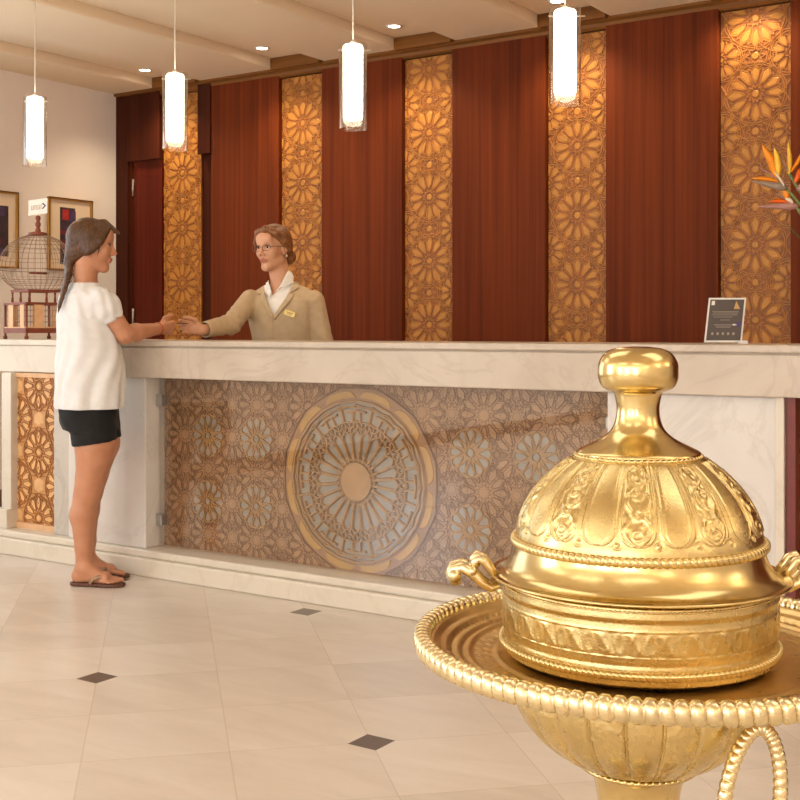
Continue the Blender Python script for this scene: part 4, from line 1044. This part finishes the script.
def hand(F, w, f, n, s, curls, thumb, sc=1.0, spread=.06, k=.007):
    """w wrist, f along the hand, n palm side, s thumb side"""
    w, f, n, s = np.array(w, float), unit(f), unit(n), unit(s)
    def p(a, b, c): return w+sc*(a*f+b*s+c*n)
    F.put(cone(w, p(.03, .003, 0), .022*sc, .024*sc, (n, .72)), .012)
    ks = [(.086, .027, -.001), (.089, .009, -.003), (.085, -.009, -.002), (.078, -.025, .001)]
    for i, q in enumerate(ks): F.put(cone(p(.02, q[1]*.55, 0), p(*q), .0135*sc, .0108*sc), .011)
    F.put(cone(p(.03, .012, .006), p(.07, .0, .006), .014*sc, .012*sc, (n, .7)), .012)
    Ls = [(.043, .025, .021), (.047, .029, .022), (.043, .027, .021), (.034, .020, .019)]; rs = [.0089, .0092, .0087, .0077]
    tips = []
    for i in range(4):
        q = p(*ks[i]); a = 0.0; r = rs[i]*sc; d0 = unit(f+s*(1.5-i)*spread)
        for j in range(3):
            a += curls[i][j]; d = d0*math.cos(a)+n*math.sin(a); e = q+d*Ls[i][j]*sc
            F.put(cone(q, e, r, r*.92), .0035 if j else .006); r *= .92; q = e
        tips.append(q)
    q = p(.018, .017, .006); r = .0135*sc
    for (df, dsn, dn), l, rr in zip(thumb, (.045, .034, .027), (.0112, .0098, .0085)):
        e = q+unit(df*f+dsn*s+dn*n)*l*sc; F.put(cone(q, e, r, rr*sc), .008); q, r = e, rr*sc
    return tips, q
def skinmat(name, base, hi):
    m, nt, bs = new_mat(name); v = coords(nt); L(nt, ramp(nt, noise(nt, v, 16, 4), [(.3, base), (.7, hi)]), bs.inputs['Base Color'])
    bs.inputs['Roughness'].default_value = .48; bs.inputs['Subsurface Weight'].default_value = .12; bs.inputs['Subsurface Radius'].default_value = (.012, .005, .003); bs.inputs['Subsurface Scale'].default_value = .4
    return m
def cloth(name, a, b, scale=900, bmp=.25, rough=.85):
    m, nt, bs = new_mat(name); v = coords(nt); L(nt, ramp(nt, noise(nt, v, 30, 3), [(.3, a), (.7, b)]), bs.inputs['Base Color']); bs.inputs['Roughness'].default_value = rough
    bs.inputs['Sheen Weight'].default_value = .03; bump(nt, noise(nt, v, scale, 2), bs, bmp, .001); return m
def hairmat(name, a, b, c):
    m, nt, bs = new_mat(name); v = coords(nt, (160, 160, 26)); w = noise(nt, v, 1.0, 4, .65, .6); L(nt, ramp(nt, w, [(.3, a), (.5, b), (.72, c)]), bs.inputs['Base Color'])
    bs.inputs['Roughness'].default_value = .42; bump(nt, w, bs, .25, .003); return m
M['skin_tan'] = skinmat('tanned_skin', rgb(190, 132, 100), rgb(202, 145, 112)); M['skin_olive'] = skinmat('olive_skin', rgb(204, 150, 116), rgb(215, 162, 128))
M['lip'] = plain('lip', rgb(178, 104, 84), .4, 0, .05); M['eye_white'] = plain('eye_white', rgb(226, 216, 206), .25); M['iris'] = plain('brown_iris', rgb(44, 28, 20), .2); M['lash'] = plain('dark_lash', rgb(40, 26, 20), .6)
M['brow'] = plain('brown_brow', rgb(84, 54, 34), .7)
M['hair_brown'] = hairmat('brown_hair', rgb(50, 29, 14), rgb(78, 48, 23), rgb(116, 76, 38)); M['hair_fair'] = hairmat('auburn_hair', rgb(84, 48, 26), rgb(128, 80, 44), rgb(172, 118, 68))
M['blouse'] = cloth('white_cotton', rgb(226, 226, 227), rgb(234, 234, 235), 700, .2); M['shorts'] = cloth('black_cotton', rgb(13, 13, 14), rgb(20, 19, 20), 900, .3)
M['jacket'] = cloth('beige_wool', rgb(190, 166, 132), rgb(202, 178, 144), 900, .25); M['shirt'] = cloth('white_shirt', rgb(240, 236, 230), rgb(246, 243, 238), 900, .1)
M['trouser'] = cloth('brown_trouser', rgb(84, 66, 50), rgb(96, 76, 58)); M['leather'] = plain('brown_sandal', rgb(92, 56, 40), .6, 0, .15, 60); M['strap_print'] = plain('patterned_strap', rgb(158, 128, 104), .6, 0, .45, 90)

# ---- the customer, seen from behind her right shoulder
O1 = px(90, 400, 5.45); O1[2] = 0
def loc1(x, y, d):
    p = px(x, y, d)-O1; return np.array([p@RT, p@FW, p[2]])
cust = empty('person', tuple(O1), YAW)
tag(cust, 'woman in white blouse and black shorts leaning an arm on the counter', 'person', 'people at the desk')
H_ = math.radians(30); D = 5.45
hd = Head(loc1(91.5, 246, D), (math.cos(math.radians(8)), math.sin(math.radians(8)), -.06))
sh, el_, wr = loc1(102, 300, 5.33), loc1(124.5, 334.5, 5.40), loc1(160, 328.5, 5.66)
hip = loc1(91, 408, D)
F = Field((-.28, -.32, -.02), (.62, .30, 1.68), .0038)
hd.skin(F)
F.put(cone(hd.p(-.022, 0, -.045), loc1(85, 286, D), .050, .056), .02)
F.put(loft([(.78, .0, 0, .085, .125, .25), (.95, -.02, 0, .09, .125, H_), (1.15, -.03, 0, .095, .135, H_), (1.27, -.025, 0, .08, .15, H_), (1.32, -.025, 0, .055, .11, H_), (1.355, -.022, 0, .042, .055, H_)]), .03)
F.put(cone(sh, el_, .047, .041), .02); F.put(cone(el_, el_+(wr-el_)*.3, .041, .041), .015); F.put(cone(el_+(wr-el_)*.3, wr, .041, .0255), .015)
sh2 = np.array([-.10, .145, 1.305]); el2 = np.array([-.11, .185, 1.06]); wr2 = np.array([-.05, .165, .84])
F.put(cone(sh2, el2, .044, .036), .02); F.put(cone(el2, wr2, .037, .025), .015)
hand(F, wr2, (.1, 0, -1), (-.3, -1, 0), (1, -.3, 0), [(.15, .25, .2)]*4, [(.7, .7, .2), (.9, .4, .2), (1, .1, .2)], .95)
hf = unit(loc1(180, 327.5, 5.78)-wr); up = np.array([0, 0, 1.0]); hn = unit(np.cross(up, hf)); hs = np.cross(hf, hn)
t1, th1 = hand(F, wr, hf, hn, hs, [(.75, .9, .5), (.95, 1.1, .6), (1.1, 1.2, .7), (1.2, 1.2, .7)], [(.75, .75, .12), (1, .25, .12), (1, .2, .1)], .98)
feet = {}
for g, dx, dd in ((-1, .020, -.082), (1, .000, .085)):
    def q(x, y, dv=0.0): p = loc1(x, y, D+dd); p[0] += 0; return np.array([(x-90)*D/FPX+dx, dd+dv, EYE-(y-HOR)*5.42/FPX])
    kx = 0 if g < 0 else -1.5
    hq = q(93, 415); hq[1] *= .85; F.put(cone(hq, q(95.5, 445), .078, .085), .02); F.put(cone(q(95.5, 445), q(90+kx*.3, 478), .088, .060), .02); F.put(cone(q(90+kx*.3, 478), q(87+kx*.5, 494), .060, .054), .02)
    F.put(cone(q(87+kx*.5, 490), q(83+kx*.6, 513), .052, .056), .02); F.put(cone(q(83+kx*.6, 513), q(84+kx, 545), .054, .038), .02); F.put(cone(q(84+kx, 545), q(84+kx, 565), .038, .034), .015)
    ax = q(83+kx, 570); ax[2] = .075; ft = np.array([math.cos(.06*g), math.sin(.10*g-.05), 0]); ft = unit(ft); sd = np.cross([0, 0, 1.0], ft)
    hb = ax+ft*-.022; hb[2] = .043; feet[g] = (hb.copy(), ft, sd)
    F.put(cone(ax, hb, .033, .029), .02); F.put(cone(ax+ft*.02, hb+ft*.12+np.array([0, 0, -.008]), .034, .024), .025)
    F.put(cone(hb+ft*.02, hb+ft*.15+np.array([0, 0, -.015]), .027, .017), .02); F.put(cone(hb+ft*.13+sd*.02, hb+ft*.14-sd*.022, .018, .016), .02)
    for i, (o, l, r) in enumerate(((.026*-g, .206, .0115), (.009*-g, .203, .0085), (-.006*-g, .195, .008), (-.02*-g, .184, .0075), (-.032*-g, .171, .0072))):
        # big toe on the inner side
        F.put(cone(hb+ft*(l-.05)-sd*o*-1+np.array([0, 0, -.012]), hb+ft*(l-.01)-sd*o*-1+np.array([0, 0, -.019]), r*1.05, r), .005)
body = F.build('body', [M['skin_tan'], M['lip']], cust, hd.paint)
hd.eyes(cust, M['iris'], M['brow'])
# hair and braid
F = Field(hd.c-.2, hd.c+.2, .003)
F.put(hd.e((-.016, 0, .038), (.101, .087, .091)), .01); F.put(hd.e((-.05, 0, -.03), (.055, .060, .06)), .03)
for g in (-1, 1): F.put(hd.e((-.004, g*.064, -.01), (.034, .025, .048)), .02)
lo, hi = hd.c-.3, hd.c+.3
def hp(n, p): nn = n[0]*hd.f+n[1]*hd.l+n[2]*hd.u; return halfspace(-nn, hd.p(*p), lo, hi)
F.put(hp((1, 0, -.72), (.058, 0, 0)), .012, 'sub'); F.put(hp((.58, 0, -1), (.02, 0, -.03)), .012, 'sub')
F.put(hd.k((.05, .0, .105), (.118, .0, .066), .022, .007), .02)
for g in (-1, 1):
    F.put(hd.k((.07, g*.045, .08), (.048, g*.074, .02), .016, .012), .02); F.put(hd.k((.045, g*.074, .02), (.0, g*.074, -.03), .013, .012), .02)
    F.put(hd.k((.046, g*.074, .01), (.036, g*.07, -.055), .004, .0018), .006)
F.put(hd.k((-.07, 0, -.03), (-.096, -.012, -.085), .04, .022), .03)
sl = F.sub(lo, hi, 0); x, y, z = F.xyz(sl); X = (x-hd.c[0]); Z_ = (z-hd.c[2])
F.d += (.0006*np.sin(260*(Z_*.8-X*.55)+8*np.sin(y*60))).astype(np.float32)*(np.abs(F.d) < .02)
F.build('hair', M['hair_brown'], cust)
F = Field((-.30, -.2, 1.2), (.1, .1, 1.55), .003)
bp_ = [hd.p(-.094, -.012, -.08), loc1(68.5, 274, 5.42), loc1(66, 284, 5.36), loc1(62.5, 295, 5.345), loc1(59.5, 306, 5.34)]
tt = np.linspace(0, 1, 12); q = np.stack([np.interp(tt*4, np.arange(5), [b[i] for b in bp_]) for i in range(3)], 1)
for i in range(11):
    r = .0275-.016*tt[i]; s_off = np.array([.35, -.6, 0])*r*.8*(1 if i % 2 else -1); d = unit(q[i+1]-q[i]); nrm = unit(np.cross(d, [.86, .5, .1]))
    F.put(cone(q[i]+s_off-d*.004, q[i]-s_off*.6+d*.024, r*.72, r*.55), .003)
    F.put(cone(q[i]-s_off-d*.004, q[i]+s_off*.6+d*.024, r*.62, r*.5), .003)
F.put(cone(q[-1], q[-1]+np.array([-.006, 0, -.03]), .0075, .0025), .004)
F.build('braid', M['hair_brown'], cust)
# blouse
def fold1(a, z, x, y):
    lowm = np.clip((1.25-z)/.35, 0, 1)
    return (.0058*np.sin(a*7+z*6+1.2*np.sin(z*9))+.0042*np.sin(a*13-z*11+np.sin(z*16)))*(.4+.6*lowm)+.0028*np.sin(z*30+x*38-y*12)*np.clip((z-.9)*4, 0, 1)*np.clip((1.3-z)*6, 0, 1)+.0025*np.sin(z*46+a*3)*np.clip((.95-z)/.1, 0, 1)*.6
keys = [(.795, .0, .0, .150, .185, .3), (.83, .0, .0, .152, .186, .32), (.95, -.002, 0, .149, .184, .42), (1.06, -.006, 0, .138, .178, H_), (1.16, -.018, 0, .122, .17, H_), (1.25, -.025, 0, .112, .175, H_),
        (1.305, -.027, 0, .096, .170, H_), (1.335, -.026, 0, .080, .137, H_), (1.364, -.022, 0, .066, .088, H_)]
F = Field((-.3, -.32, .76), (.3, .3, 1.42), .0042)
F.put(loft(keys, fold1), .02)
for S, E in ((sh, el_), (sh2, el2)):
    e = S+(E-S)*.20; F.put(cone(S+np.array([-.008, 0, .0]), e, .060, .064), .025); F.put(cone(e, S+(E-S)*.33, .063, .053), .012)
    F.put(cone(S+(E-S)*.34, S+(E-S)*.37, .0545, .056), .006)
sl = F.sub((-9,)*3, (9,)*3, 0); x, y, z = F.xyz(sl)
dsl = (x-sh[0])*.45+(y-sh[1])*-.6; F.d += (.0022*np.sin((x*.8+y*.5)*150+z*30)).astype(np.float32)*((z > 1.2)&(z < 1.33)&(np.abs(F.d) < .02)).astype(np.float32)
for S, E in ((sh, el_), (sh2, el2)): F.put(cone(S+(E-S)*.50, E+(E-S)*.3, .0445, .040), .004, 'sub'); F.put(halfspace(-(E-S), S+(E-S)*.50, S+(E-S)*.5-.085, S+(E-S)*.5+.085), .004, 'sub', 0) if False else None
F.put(cone(loc1(86, 290, D), loc1(89, 262, D), .063, .075), .006, 'sub')
F.put((lambda x, y, z: z-(.812+.0000)-0*x, np.array([-.4, -.4, .7]), np.array([.4, .4, .83])), .004, 'sub') if False else None
F.build('blouse', M['blouse'], cust)
# shorts
F = Field((-.3, -.32, .58), (.3, .3, .95), .0042)
def fold2(a, z, x, y): return .0022*np.sin(a*9+z*60)+.002*np.sin(z*90+x*30)
F.put(loft([(.70, .004, .0, .118, .165, .1), (.76, -.006, 0, .131, .17, .15), (.80, -.006, 0, .130, .163, .2), (.90, .0, 0, .115, .145, .25)], fold2), .02)
for g, dx, dd in ((-1, .020, -.082), (1, .000, .085)):
    a_ = np.array([.012+dx*.7, dd*.82, .735]); b_ = np.array([.021+dx, dd, .648]); F.put(cone(a_, b_, .100, .1005), .025)
    n_ = unit(b_-a_); F.put(halfspace(-np.array([.14, 0, -1.0]), b_+np.array([0, 0, -.008]), b_-.2-0*n_, b_+.2), .004, 'sub', 0.0)
    F.put(cone(b_+n_*.04, b_+n_*.1, .094, .094), .004, 'sub')
F.build('shorts', M['shorts'], cust)
# bracelet, flip-flops
bw = wr+(el_-wr)*.06; dA = unit(el_-wr); A_ = unit(np.cross(dA, [0, 0, 1])); B_ = np.cross(dA, A_)
MB().tube([bw+.0275*(A_*math.cos(t)+B_*math.sin(t)) for t in np.linspace(0, 2*math.pi, 33)[:-1]], .0042, 8, closed=True).build('bracelet', plain('orange_bracelet', rgb(190, 84, 44), .5, 0, .2, 80), cust)
for g in (-1, 1):
    hb, ft, sd = feet[g]; out = []
    prof = [(-.035, 0), (-.032, .018), (-.02, .028), (.03, .031), (.08, .033), (.13, .042), (.17, .043), (.20, .034), (.218, .018), (.222, 0)]
    out = [(a, b) for a, b in prof]+[(a, -b*.93) for a, b in prof[-2:0:-1]]; n = len(out)
    V = [(hb+ft*a+sd*b)[:2].tolist()+[z] for z in (.002, .017) for a, b in out]
    ff = MB().add(V, [tuple(range(n-1, -1, -1)), tuple(range(n, 2*n))]+[(i, (i+1) % n, n+(i+1) % n, n+i) for i in range(n)]).build('flip_flop', M['leather'], cust, bevel=.004)
    for s2_ in (-1, 1):
        mb = MB(); c = hb+ft*.158+np.array([0, 0, .0]); c[2] = .030; e = hb+ft*.07+sd*s2_*.036; e[2] = .018; m_ = hb+ft*.105+sd*s2_*.033; m_[2] = .046; m2 = hb+ft*.135+sd*s2_*.018; m2[2] = .046
        mb.tube([e, (e+m_)/2+np.array([0, 0, .006]), m_, m2, c], [.007, .0085, .0095, .0085, .006], 8); mb.build('strap', M['strap_print'], ff)
# ---- the receptionist behind the desk
O2 = px(283, 400, 6.15); O2[2] = 0
def loc2(x, y, d):
    p = px(x, y, d)-O2; return np.array([p@RT, p@FW, p[2]])
rec = empty('person', tuple(O2), YAW)
tag(rec, 'woman with glasses in beige jacket behind the desk reaching out a hand', 'person', 'people at the desk')
D2 = 6.15; H2 = math.radians(-112)
yw = math.radians(-90-34); hd2 = Head(loc2(273.5, 248.5, D2-.02), (math.cos(yw), math.sin(yw), -.05), .02, .985)
s1, e1, w1 = loc2(250.5, 300, 6.15), loc2(231, 324, 5.98), loc2(203, 330, 5.80)
s3, e3, w3 = loc2(314, 301, 6.09), loc2(325, 350, 6.10), loc2(308, 385, 5.93)
F = Field((-.70, -.55, -.01), (.32, .25, 1.72), .0038)
hd2.skin(F, 0)
nb = loc2(283, 289, D2)
F.put(cone(hd2.p(-.018, 0, -.05), nb, .050, .056), .02)
bkeys = [(.80, 0, .03, .10, .15, H2), (.98, 0, .02, .09, .12, H2), (1.15, 0, .01, .10, .14, H2), (1.27, 0, 0, .095, .16, H2), (1.33, 0, .01, .065, .13, H2), (1.375, 0, .01, .045, .065, H2)]
F.put(loft(bkeys), .03)
for a, b, c in ((s1, e1, w1), (s3, e3, w3)):
    F.put(cone(a, b, .045, .036), .02); F.put(cone(b, c, .036, .025), .015)
h2f = unit(loc2(184, 327, 5.78)-w1); h2n = unit(np.cross([0, 0, 1.0], h2f)); h2s = np.cross(h2f, h2n)
t2, th2 = hand(F, w1, h2f, h2n, h2s, [(.55, .75, .4), (.7, .95, .5), (.8, 1.0, .5), (.9, 1.0, .5)], [(.75, .65, .3), (1, .2, .3), (1, -.1, .25)], .92)
hand(F, w3, unit(w3-e3), (-1, 0, 0), (0, -1, 0), [(.3, .4, .3)]*4, [(.8, .5, .2), (1, .2, .2), (1, 0, .2)], .92)
for g in (-1, 1):
    F.put(cone((g*.085, .03, .85), (g*.085, .03, .48), .085, .058), .02); F.put(cone((g*.085, .03, .48), (g*.085, .04, .09), .055, .036), .02)
    F.put(cone((g*.085, .04, .07), (g*.09, -.10, .035), .034, .026), .02)
b2 = F.build('body', [M['skin_olive'], M['lip']], rec, hd2.paint)
hd2.eyes(rec, M['iris'], M['brow'])
F = Field((-.3, -.25, .03), (.3, .3, 1.0), .006)
F.put(loft([(.78, 0, .03, .115, .175, H2), (.9, 0, .03, .12, .17, H2), (.99, 0, .02, .105, .14, H2)]), .02)
for g in (-1, 1): F.put(cone((g*.088, .03, .84), (g*.09, .035, .09), .098, .066), .03)
F.build('trousers', M['trouser'], rec)
for g in (-1, 1):
    F = Field((g*.09-.08, -.2, -.01), (g*.09+.08, .12, .1), .004)
    F.put(cone((g*.09, .04, .04), (g*.09, -.11, .032), .04, .034), .02); F.put(halfspace((0, 0, 1), (0, 0, 0), (-9, -9, -9), (9, 9, 9)), .002, 'sub') if False else None
    F.put((lambda x, y, z: z-.001+0*x+0*y, np.array([-9.]*3), np.array([9.]*3)), .002, 'sub'); F.build('shoe', M['black'], rec)
# shirt, jacket, lapels, collar
jk = [(.74, 0, .03, .135, .20, H2), (.84, 0, .03, .135, .20, H2), (.98, 0, .02, .118, .165, H2), (1.1, 0, .012, .122, .168, H2), (1.22, 0, 0, .126, .186, H2), (1.295, 0, .0, .112, .198, H2), (1.335, 0, .008, .086, .185, H2), (1.362, 0, .012, .066, .14, H2), (1.385, 0, .012, .056, .085, H2)]
def fold3(a, z, x, y): return .0018*np.sin(a*8+z*22)+.0022*np.sin(z*34+x*26)*np.clip((1.25-z)*6, 0, 1)
F = Field((-.3, -.3, .95), (.3, .25, 1.47), .0042); F.put(loft(jk, None, -.012), .02)
F.put(cone(nb+np.array([0, 0, -.03]), nb+np.array([-.003, -.003, .022]), .066, .060), .01)
F.put(cone(nb+np.array([0, 0, .0]), hd2.p(-.01, 0, -.03), .054, .062), .004, 'sub')
kx2 = D2/FPX
def uz(x, y, d=6.02): return ((x-283)*d/FPX, EYE-(y-HOR)*d/FPX)     # front plane of the chest
vneck = poly2([uz(267.5, 272), uz(271.5, 289), uz(273.2, 295), uz(284, 286), uz(290.5, 270)])
F.put((lambda x, y, z: np.maximum(vneck(x, z)+0*y, y+.02), np.array([-.2, -.3, 1.2]), np.array([.2, 0., 1.5])), .003, 'sub')
F.build('shirt', M['shirt'], rec)
F = Field((-.52, -.42, .72), (.32, .25, 1.44), .004)
jl = loft(jk, fold3); F.put(jl, .02)
for a, b, c, e in ((s1, e1, w1, .93), (s3, e3, w3, .95)):
    F.put(cone(a, b, .054, .050), .018); F.put(cone(b, b+(c-b)*e, .050, .040), .02)
sl = F.sub((-9,)*3, (9,)*3, 0); x, y, z = F.xyz(sl)
m_ = np.exp(-(((x-e1[0])**2+(y-e1[1])**2+(z-e1[2])**2)/.10**2))+np.exp(-(((x-e3[0])**2+(z-e3[2])**2+(y-e3[1])**2)/.10**2))
F.d += (.0034*np.sin(x*95+z*120+y*40)*m_).astype(np.float32)*(np.abs(F.d) < .03)
opening = poly2([uz(262, 281), uz(266, 296), uz(269.5, 306), uz(275, 318.5), uz(281, 308), uz(287, 299), uz(293, 292), uz(297, 276), uz(275, 270)])
F.put((lambda x, y, z: np.maximum(opening(x, z)+0*y, y+.01), np.array([-.25, -.4, 1.15]), np.array([.25, .0, 1.5])), .004, 'sub')
F.put(cone(nb+np.array([0, .01, -.02]), hd2.p(-.02, 0, -.04), .068, .078), .004, 'sub')
for b, c, e in ((e1, w1, .93), (e3, w3, .95)):
    d_ = unit(c-b); q_ = b+(c-b)*(e-.03); F.put(cone(q_, c+d_*.1, .034, .034), .003, 'sub'); F.put(halfspace(-d_, b+(c-b)*(e+.02), b+(c-b)*e-.09, b+(c-b)*e+.09), .002, 'sub', 0)
slit = poly2([uz(274.5, 318), uz(275.8, 318), uz(276.6, 372), uz(275.3, 372)])
F.put((lambda x, y, z: np.maximum(slit(x, z)+0*y, np.abs(jl[0](x, y, z))-.004), np.array([-.25, -.4, .9]), np.array([.25, .0, 1.3])), .002, 'sub')
F.build('jacket', M['jacket'], rec)
def flap(name, pts, t0, t1, mat, base, h=.0034, lo=(-.2, -.3, 1.15), hi=(.2, .0, 1.46)):
    F = Field(lo, hi, h); pf = poly2(pts)
    F.put((lambda x, y, z: np.maximum(np.maximum(pf(x, z)+0*y, np.abs(base(x, y, z)-(t0+t1)/2)-(t1-t0)/2), y+.0), np.array(lo), np.array(hi)), .003); return F.build(name, mat, rec)
jb = loft(jk)[0]
flap('lapel', [uz(263, 281), uz(257, 290.5), uz(256.5, 293), uz(262, 293.5), uz(260.5, 297), uz(274.3, 319), uz(276.5, 316), uz(270.5, 306), uz(266.5, 295)], .001, .0125, M['jacket'], jb)
flap('lapel', [uz(297, 277), uz(301, 287), uz(291, 293.5), uz(296, 293), uz(295, 298), uz(277, 320), uz(275.5, 317), uz(282, 307), uz(288, 298.5)], .001, .0125, M['jacket'], jb)
def collarbase(x, y, z): return np.minimum(jb(x, y, z)+.004, cone(nb+np.array([0, 0, -.06]), nb+np.array([-.004, -.004, .03]), .076, .060)[0](x, y, z))
flap('shirt_collar', [uz(266.5, 270), uz(257, 286.5), uz(262, 288), uz(271, 297), uz(273, 291.5), uz(268.5, 280)], .008, .0145, M['shirt'], collarbase)
flap('shirt_collar', [uz(290, 266.5), uz(294.5, 276), uz(294.5, 282.5), uz(287.5, 286), uz(281.5, 287.5), uz(274, 295), uz(282.5, 284)], .008, .0145, M['shirt'], collarbase)
# name tag on the jacket
def onjacket(x, y):
    u, z = uz(x, y, 6.03); v = np.linspace(-.25, 0, 500); d = jb(np.full(500, u), v, np.full(500, z)); i = np.argmax(d < .004); return np.array([u, v[i], z])
a_, b_, c_ = onjacket(288, 311.5), onjacket(297, 314.5), onjacket(292, 318)
tx = unit(b_-a_); ty = unit(np.cross(np.cross(tx, unit(c_-a_)), tx)); tn = np.cross(tx, ty); ty = -ty if ty[2] < 0 else ty; tn = np.cross(tx, ty)
tc_ = onjacket(292.5, 313.5)+np.array([0, -.004, 0])
nt_ = MB().obox(tc_, (tx, ty, tn), (.029, .0135, .003)).build('name_tag', plain('gold_name_tag', rgb(226, 200, 120), .35, .2, .05), rec, bevel=.001)
sg_ = 1 if tn[1] < 0 else -1
mb = MB(); mb.obox(tc_+tn*sg_*.0034+ty*.003, (tx, ty, tn), (.018, .0016, .0006)).obox(tc_+tn*sg_*.0034-ty*.004, (tx, ty, tn), (.012, .0014, .0006)); mb.build('tag_lines', plain('tag_ink', rgb(150, 116, 62), .6), nt_)
# her hair
F = Field(hd2.c-.2, hd2.c+.2, .003); hd = hd2; lo, hi = hd.c-.3, hd.c+.3
F.put(hd.e((-.016, 0, .038), (.1005, .0815, .092)), .01); F.put(hd.e((-.05, 0, -.005), (.06, .066, .06)), .03)
F.put(hp((1, 0, -.82), (-.002, 0, 0)), .014, 'sub'); F.put(hp((.25, 0, -1), (-.06, 0, -.06)), .01, 'sub')
F.put(hd.k((.075, .018, .098), (.062, -.045, .085), .017, .016), .02); F.put(hd.k((.062, -.045, .085), (.058, -.070, .035), .016, .011), .016); F.put(hd.k((.058, -.070, .035), (.060, -.0745, -.012), .009, .004), .01)
F.put(hd.k((.075, .018, .098), (.05, .06, .075), .016, .017), .02); F.put(hd.k((.05, .06, .075), (.008, .080, .028), .017, .012), .016); F.put(hd.k((.008, .08, .028), (-.03, .078, -.005), .012, .014), .016)
F.put(hd.e((-.105, .012, -.045), (.036, .042, .04)), .014)
sl = F.sub(lo, hi, 0); x, y, z = F.xyz(sl); X = (x-hd.c[0])*hd.f[0]+(y-hd.c[1])*hd.f[1]; Z_ = z-hd.c[2]
F.d += (.0007*np.sin(230*(Z_*.75-X*.6)+7*np.sin((x-y)*50))).astype(np.float32)*(np.abs(F.d) < .02)
F.build('hair', M['hair_fair'], rec)
# glasses and earrings
M['lens'] = thin_glass('spectacle_lens', (.99, .98, .97, 1), 0.0, 0.0, 1.12)
gm = plain('spectacle_frame', rgb(96, 62, 54), .35, .3)
gl_ = []
mb = MB()
for g in (-1, 1):
    c = (.096, g*.032, .001); pts = []
    for t in np.linspace(0, 2*math.pi, 25)[:-1]:
        a, b = math.cos(t), math.sin(t); pts.append(hd.p(.0985-.010*(abs(g*.032+g*.024*a)/.056)**2, g*.032+.0245*np.sign(a)*abs(a)**.75, .001+.0145*np.sign(b)*abs(b)**.75))
    mb.tube(pts, .0011, 6, closed=True)
    mb.tube([hd.p(.088, g*.0565, .006), hd.p(.06, g*.072, .007), hd.p(.02, g*.0785, .006), hd.p(-.01, g*.079, .002)], .0014, 6)
mb.tube([hd.p(.0983, -.0085, .004), hd.p(.1015, 0, .007), hd.p(.0983, .0085, .004)], .0011, 6)
gs = mb.build('glasses', gm, rec)
for g in (-1, 1):
    pts = [hd.p(.0983-.010*(abs(g*.032+g*.024*math.cos(t))/.056)**2, g*.032+.0235*np.sign(math.cos(t))*abs(math.cos(t))**.75, .001+.0135*np.sign(math.sin(t))*abs(math.sin(t))**.75) for t in np.linspace(0, 2*math.pi, 25)[:-1]]
    MB().add(pts, [tuple(range(24))]).build('lens', M['lens'], gs)
    e_ = MB(); e_.ball(hd.p(-.008, g*.080, -.043), .0052, 10); e_.ball(hd.p(-.008, g*.080, -.036), .0026, 8); e_.build('earring', plain('pearl', rgb(236, 226, 208), .25), rec)
# the card passed between the two hands
kc = px(182, 323.6, 5.695)
kd = MB().obox((0, 0, 0), (RT*.9+FW*.43, FW*.9-RT*.43, np.array([0, 0, 1.0])), (.027, .012, .0018)).build('key_card', M['black'], bevel=.001)
kd.location = tuple(kc); tag(kd, 'small dark card held between the two women\'s hands over the counter', 'card')
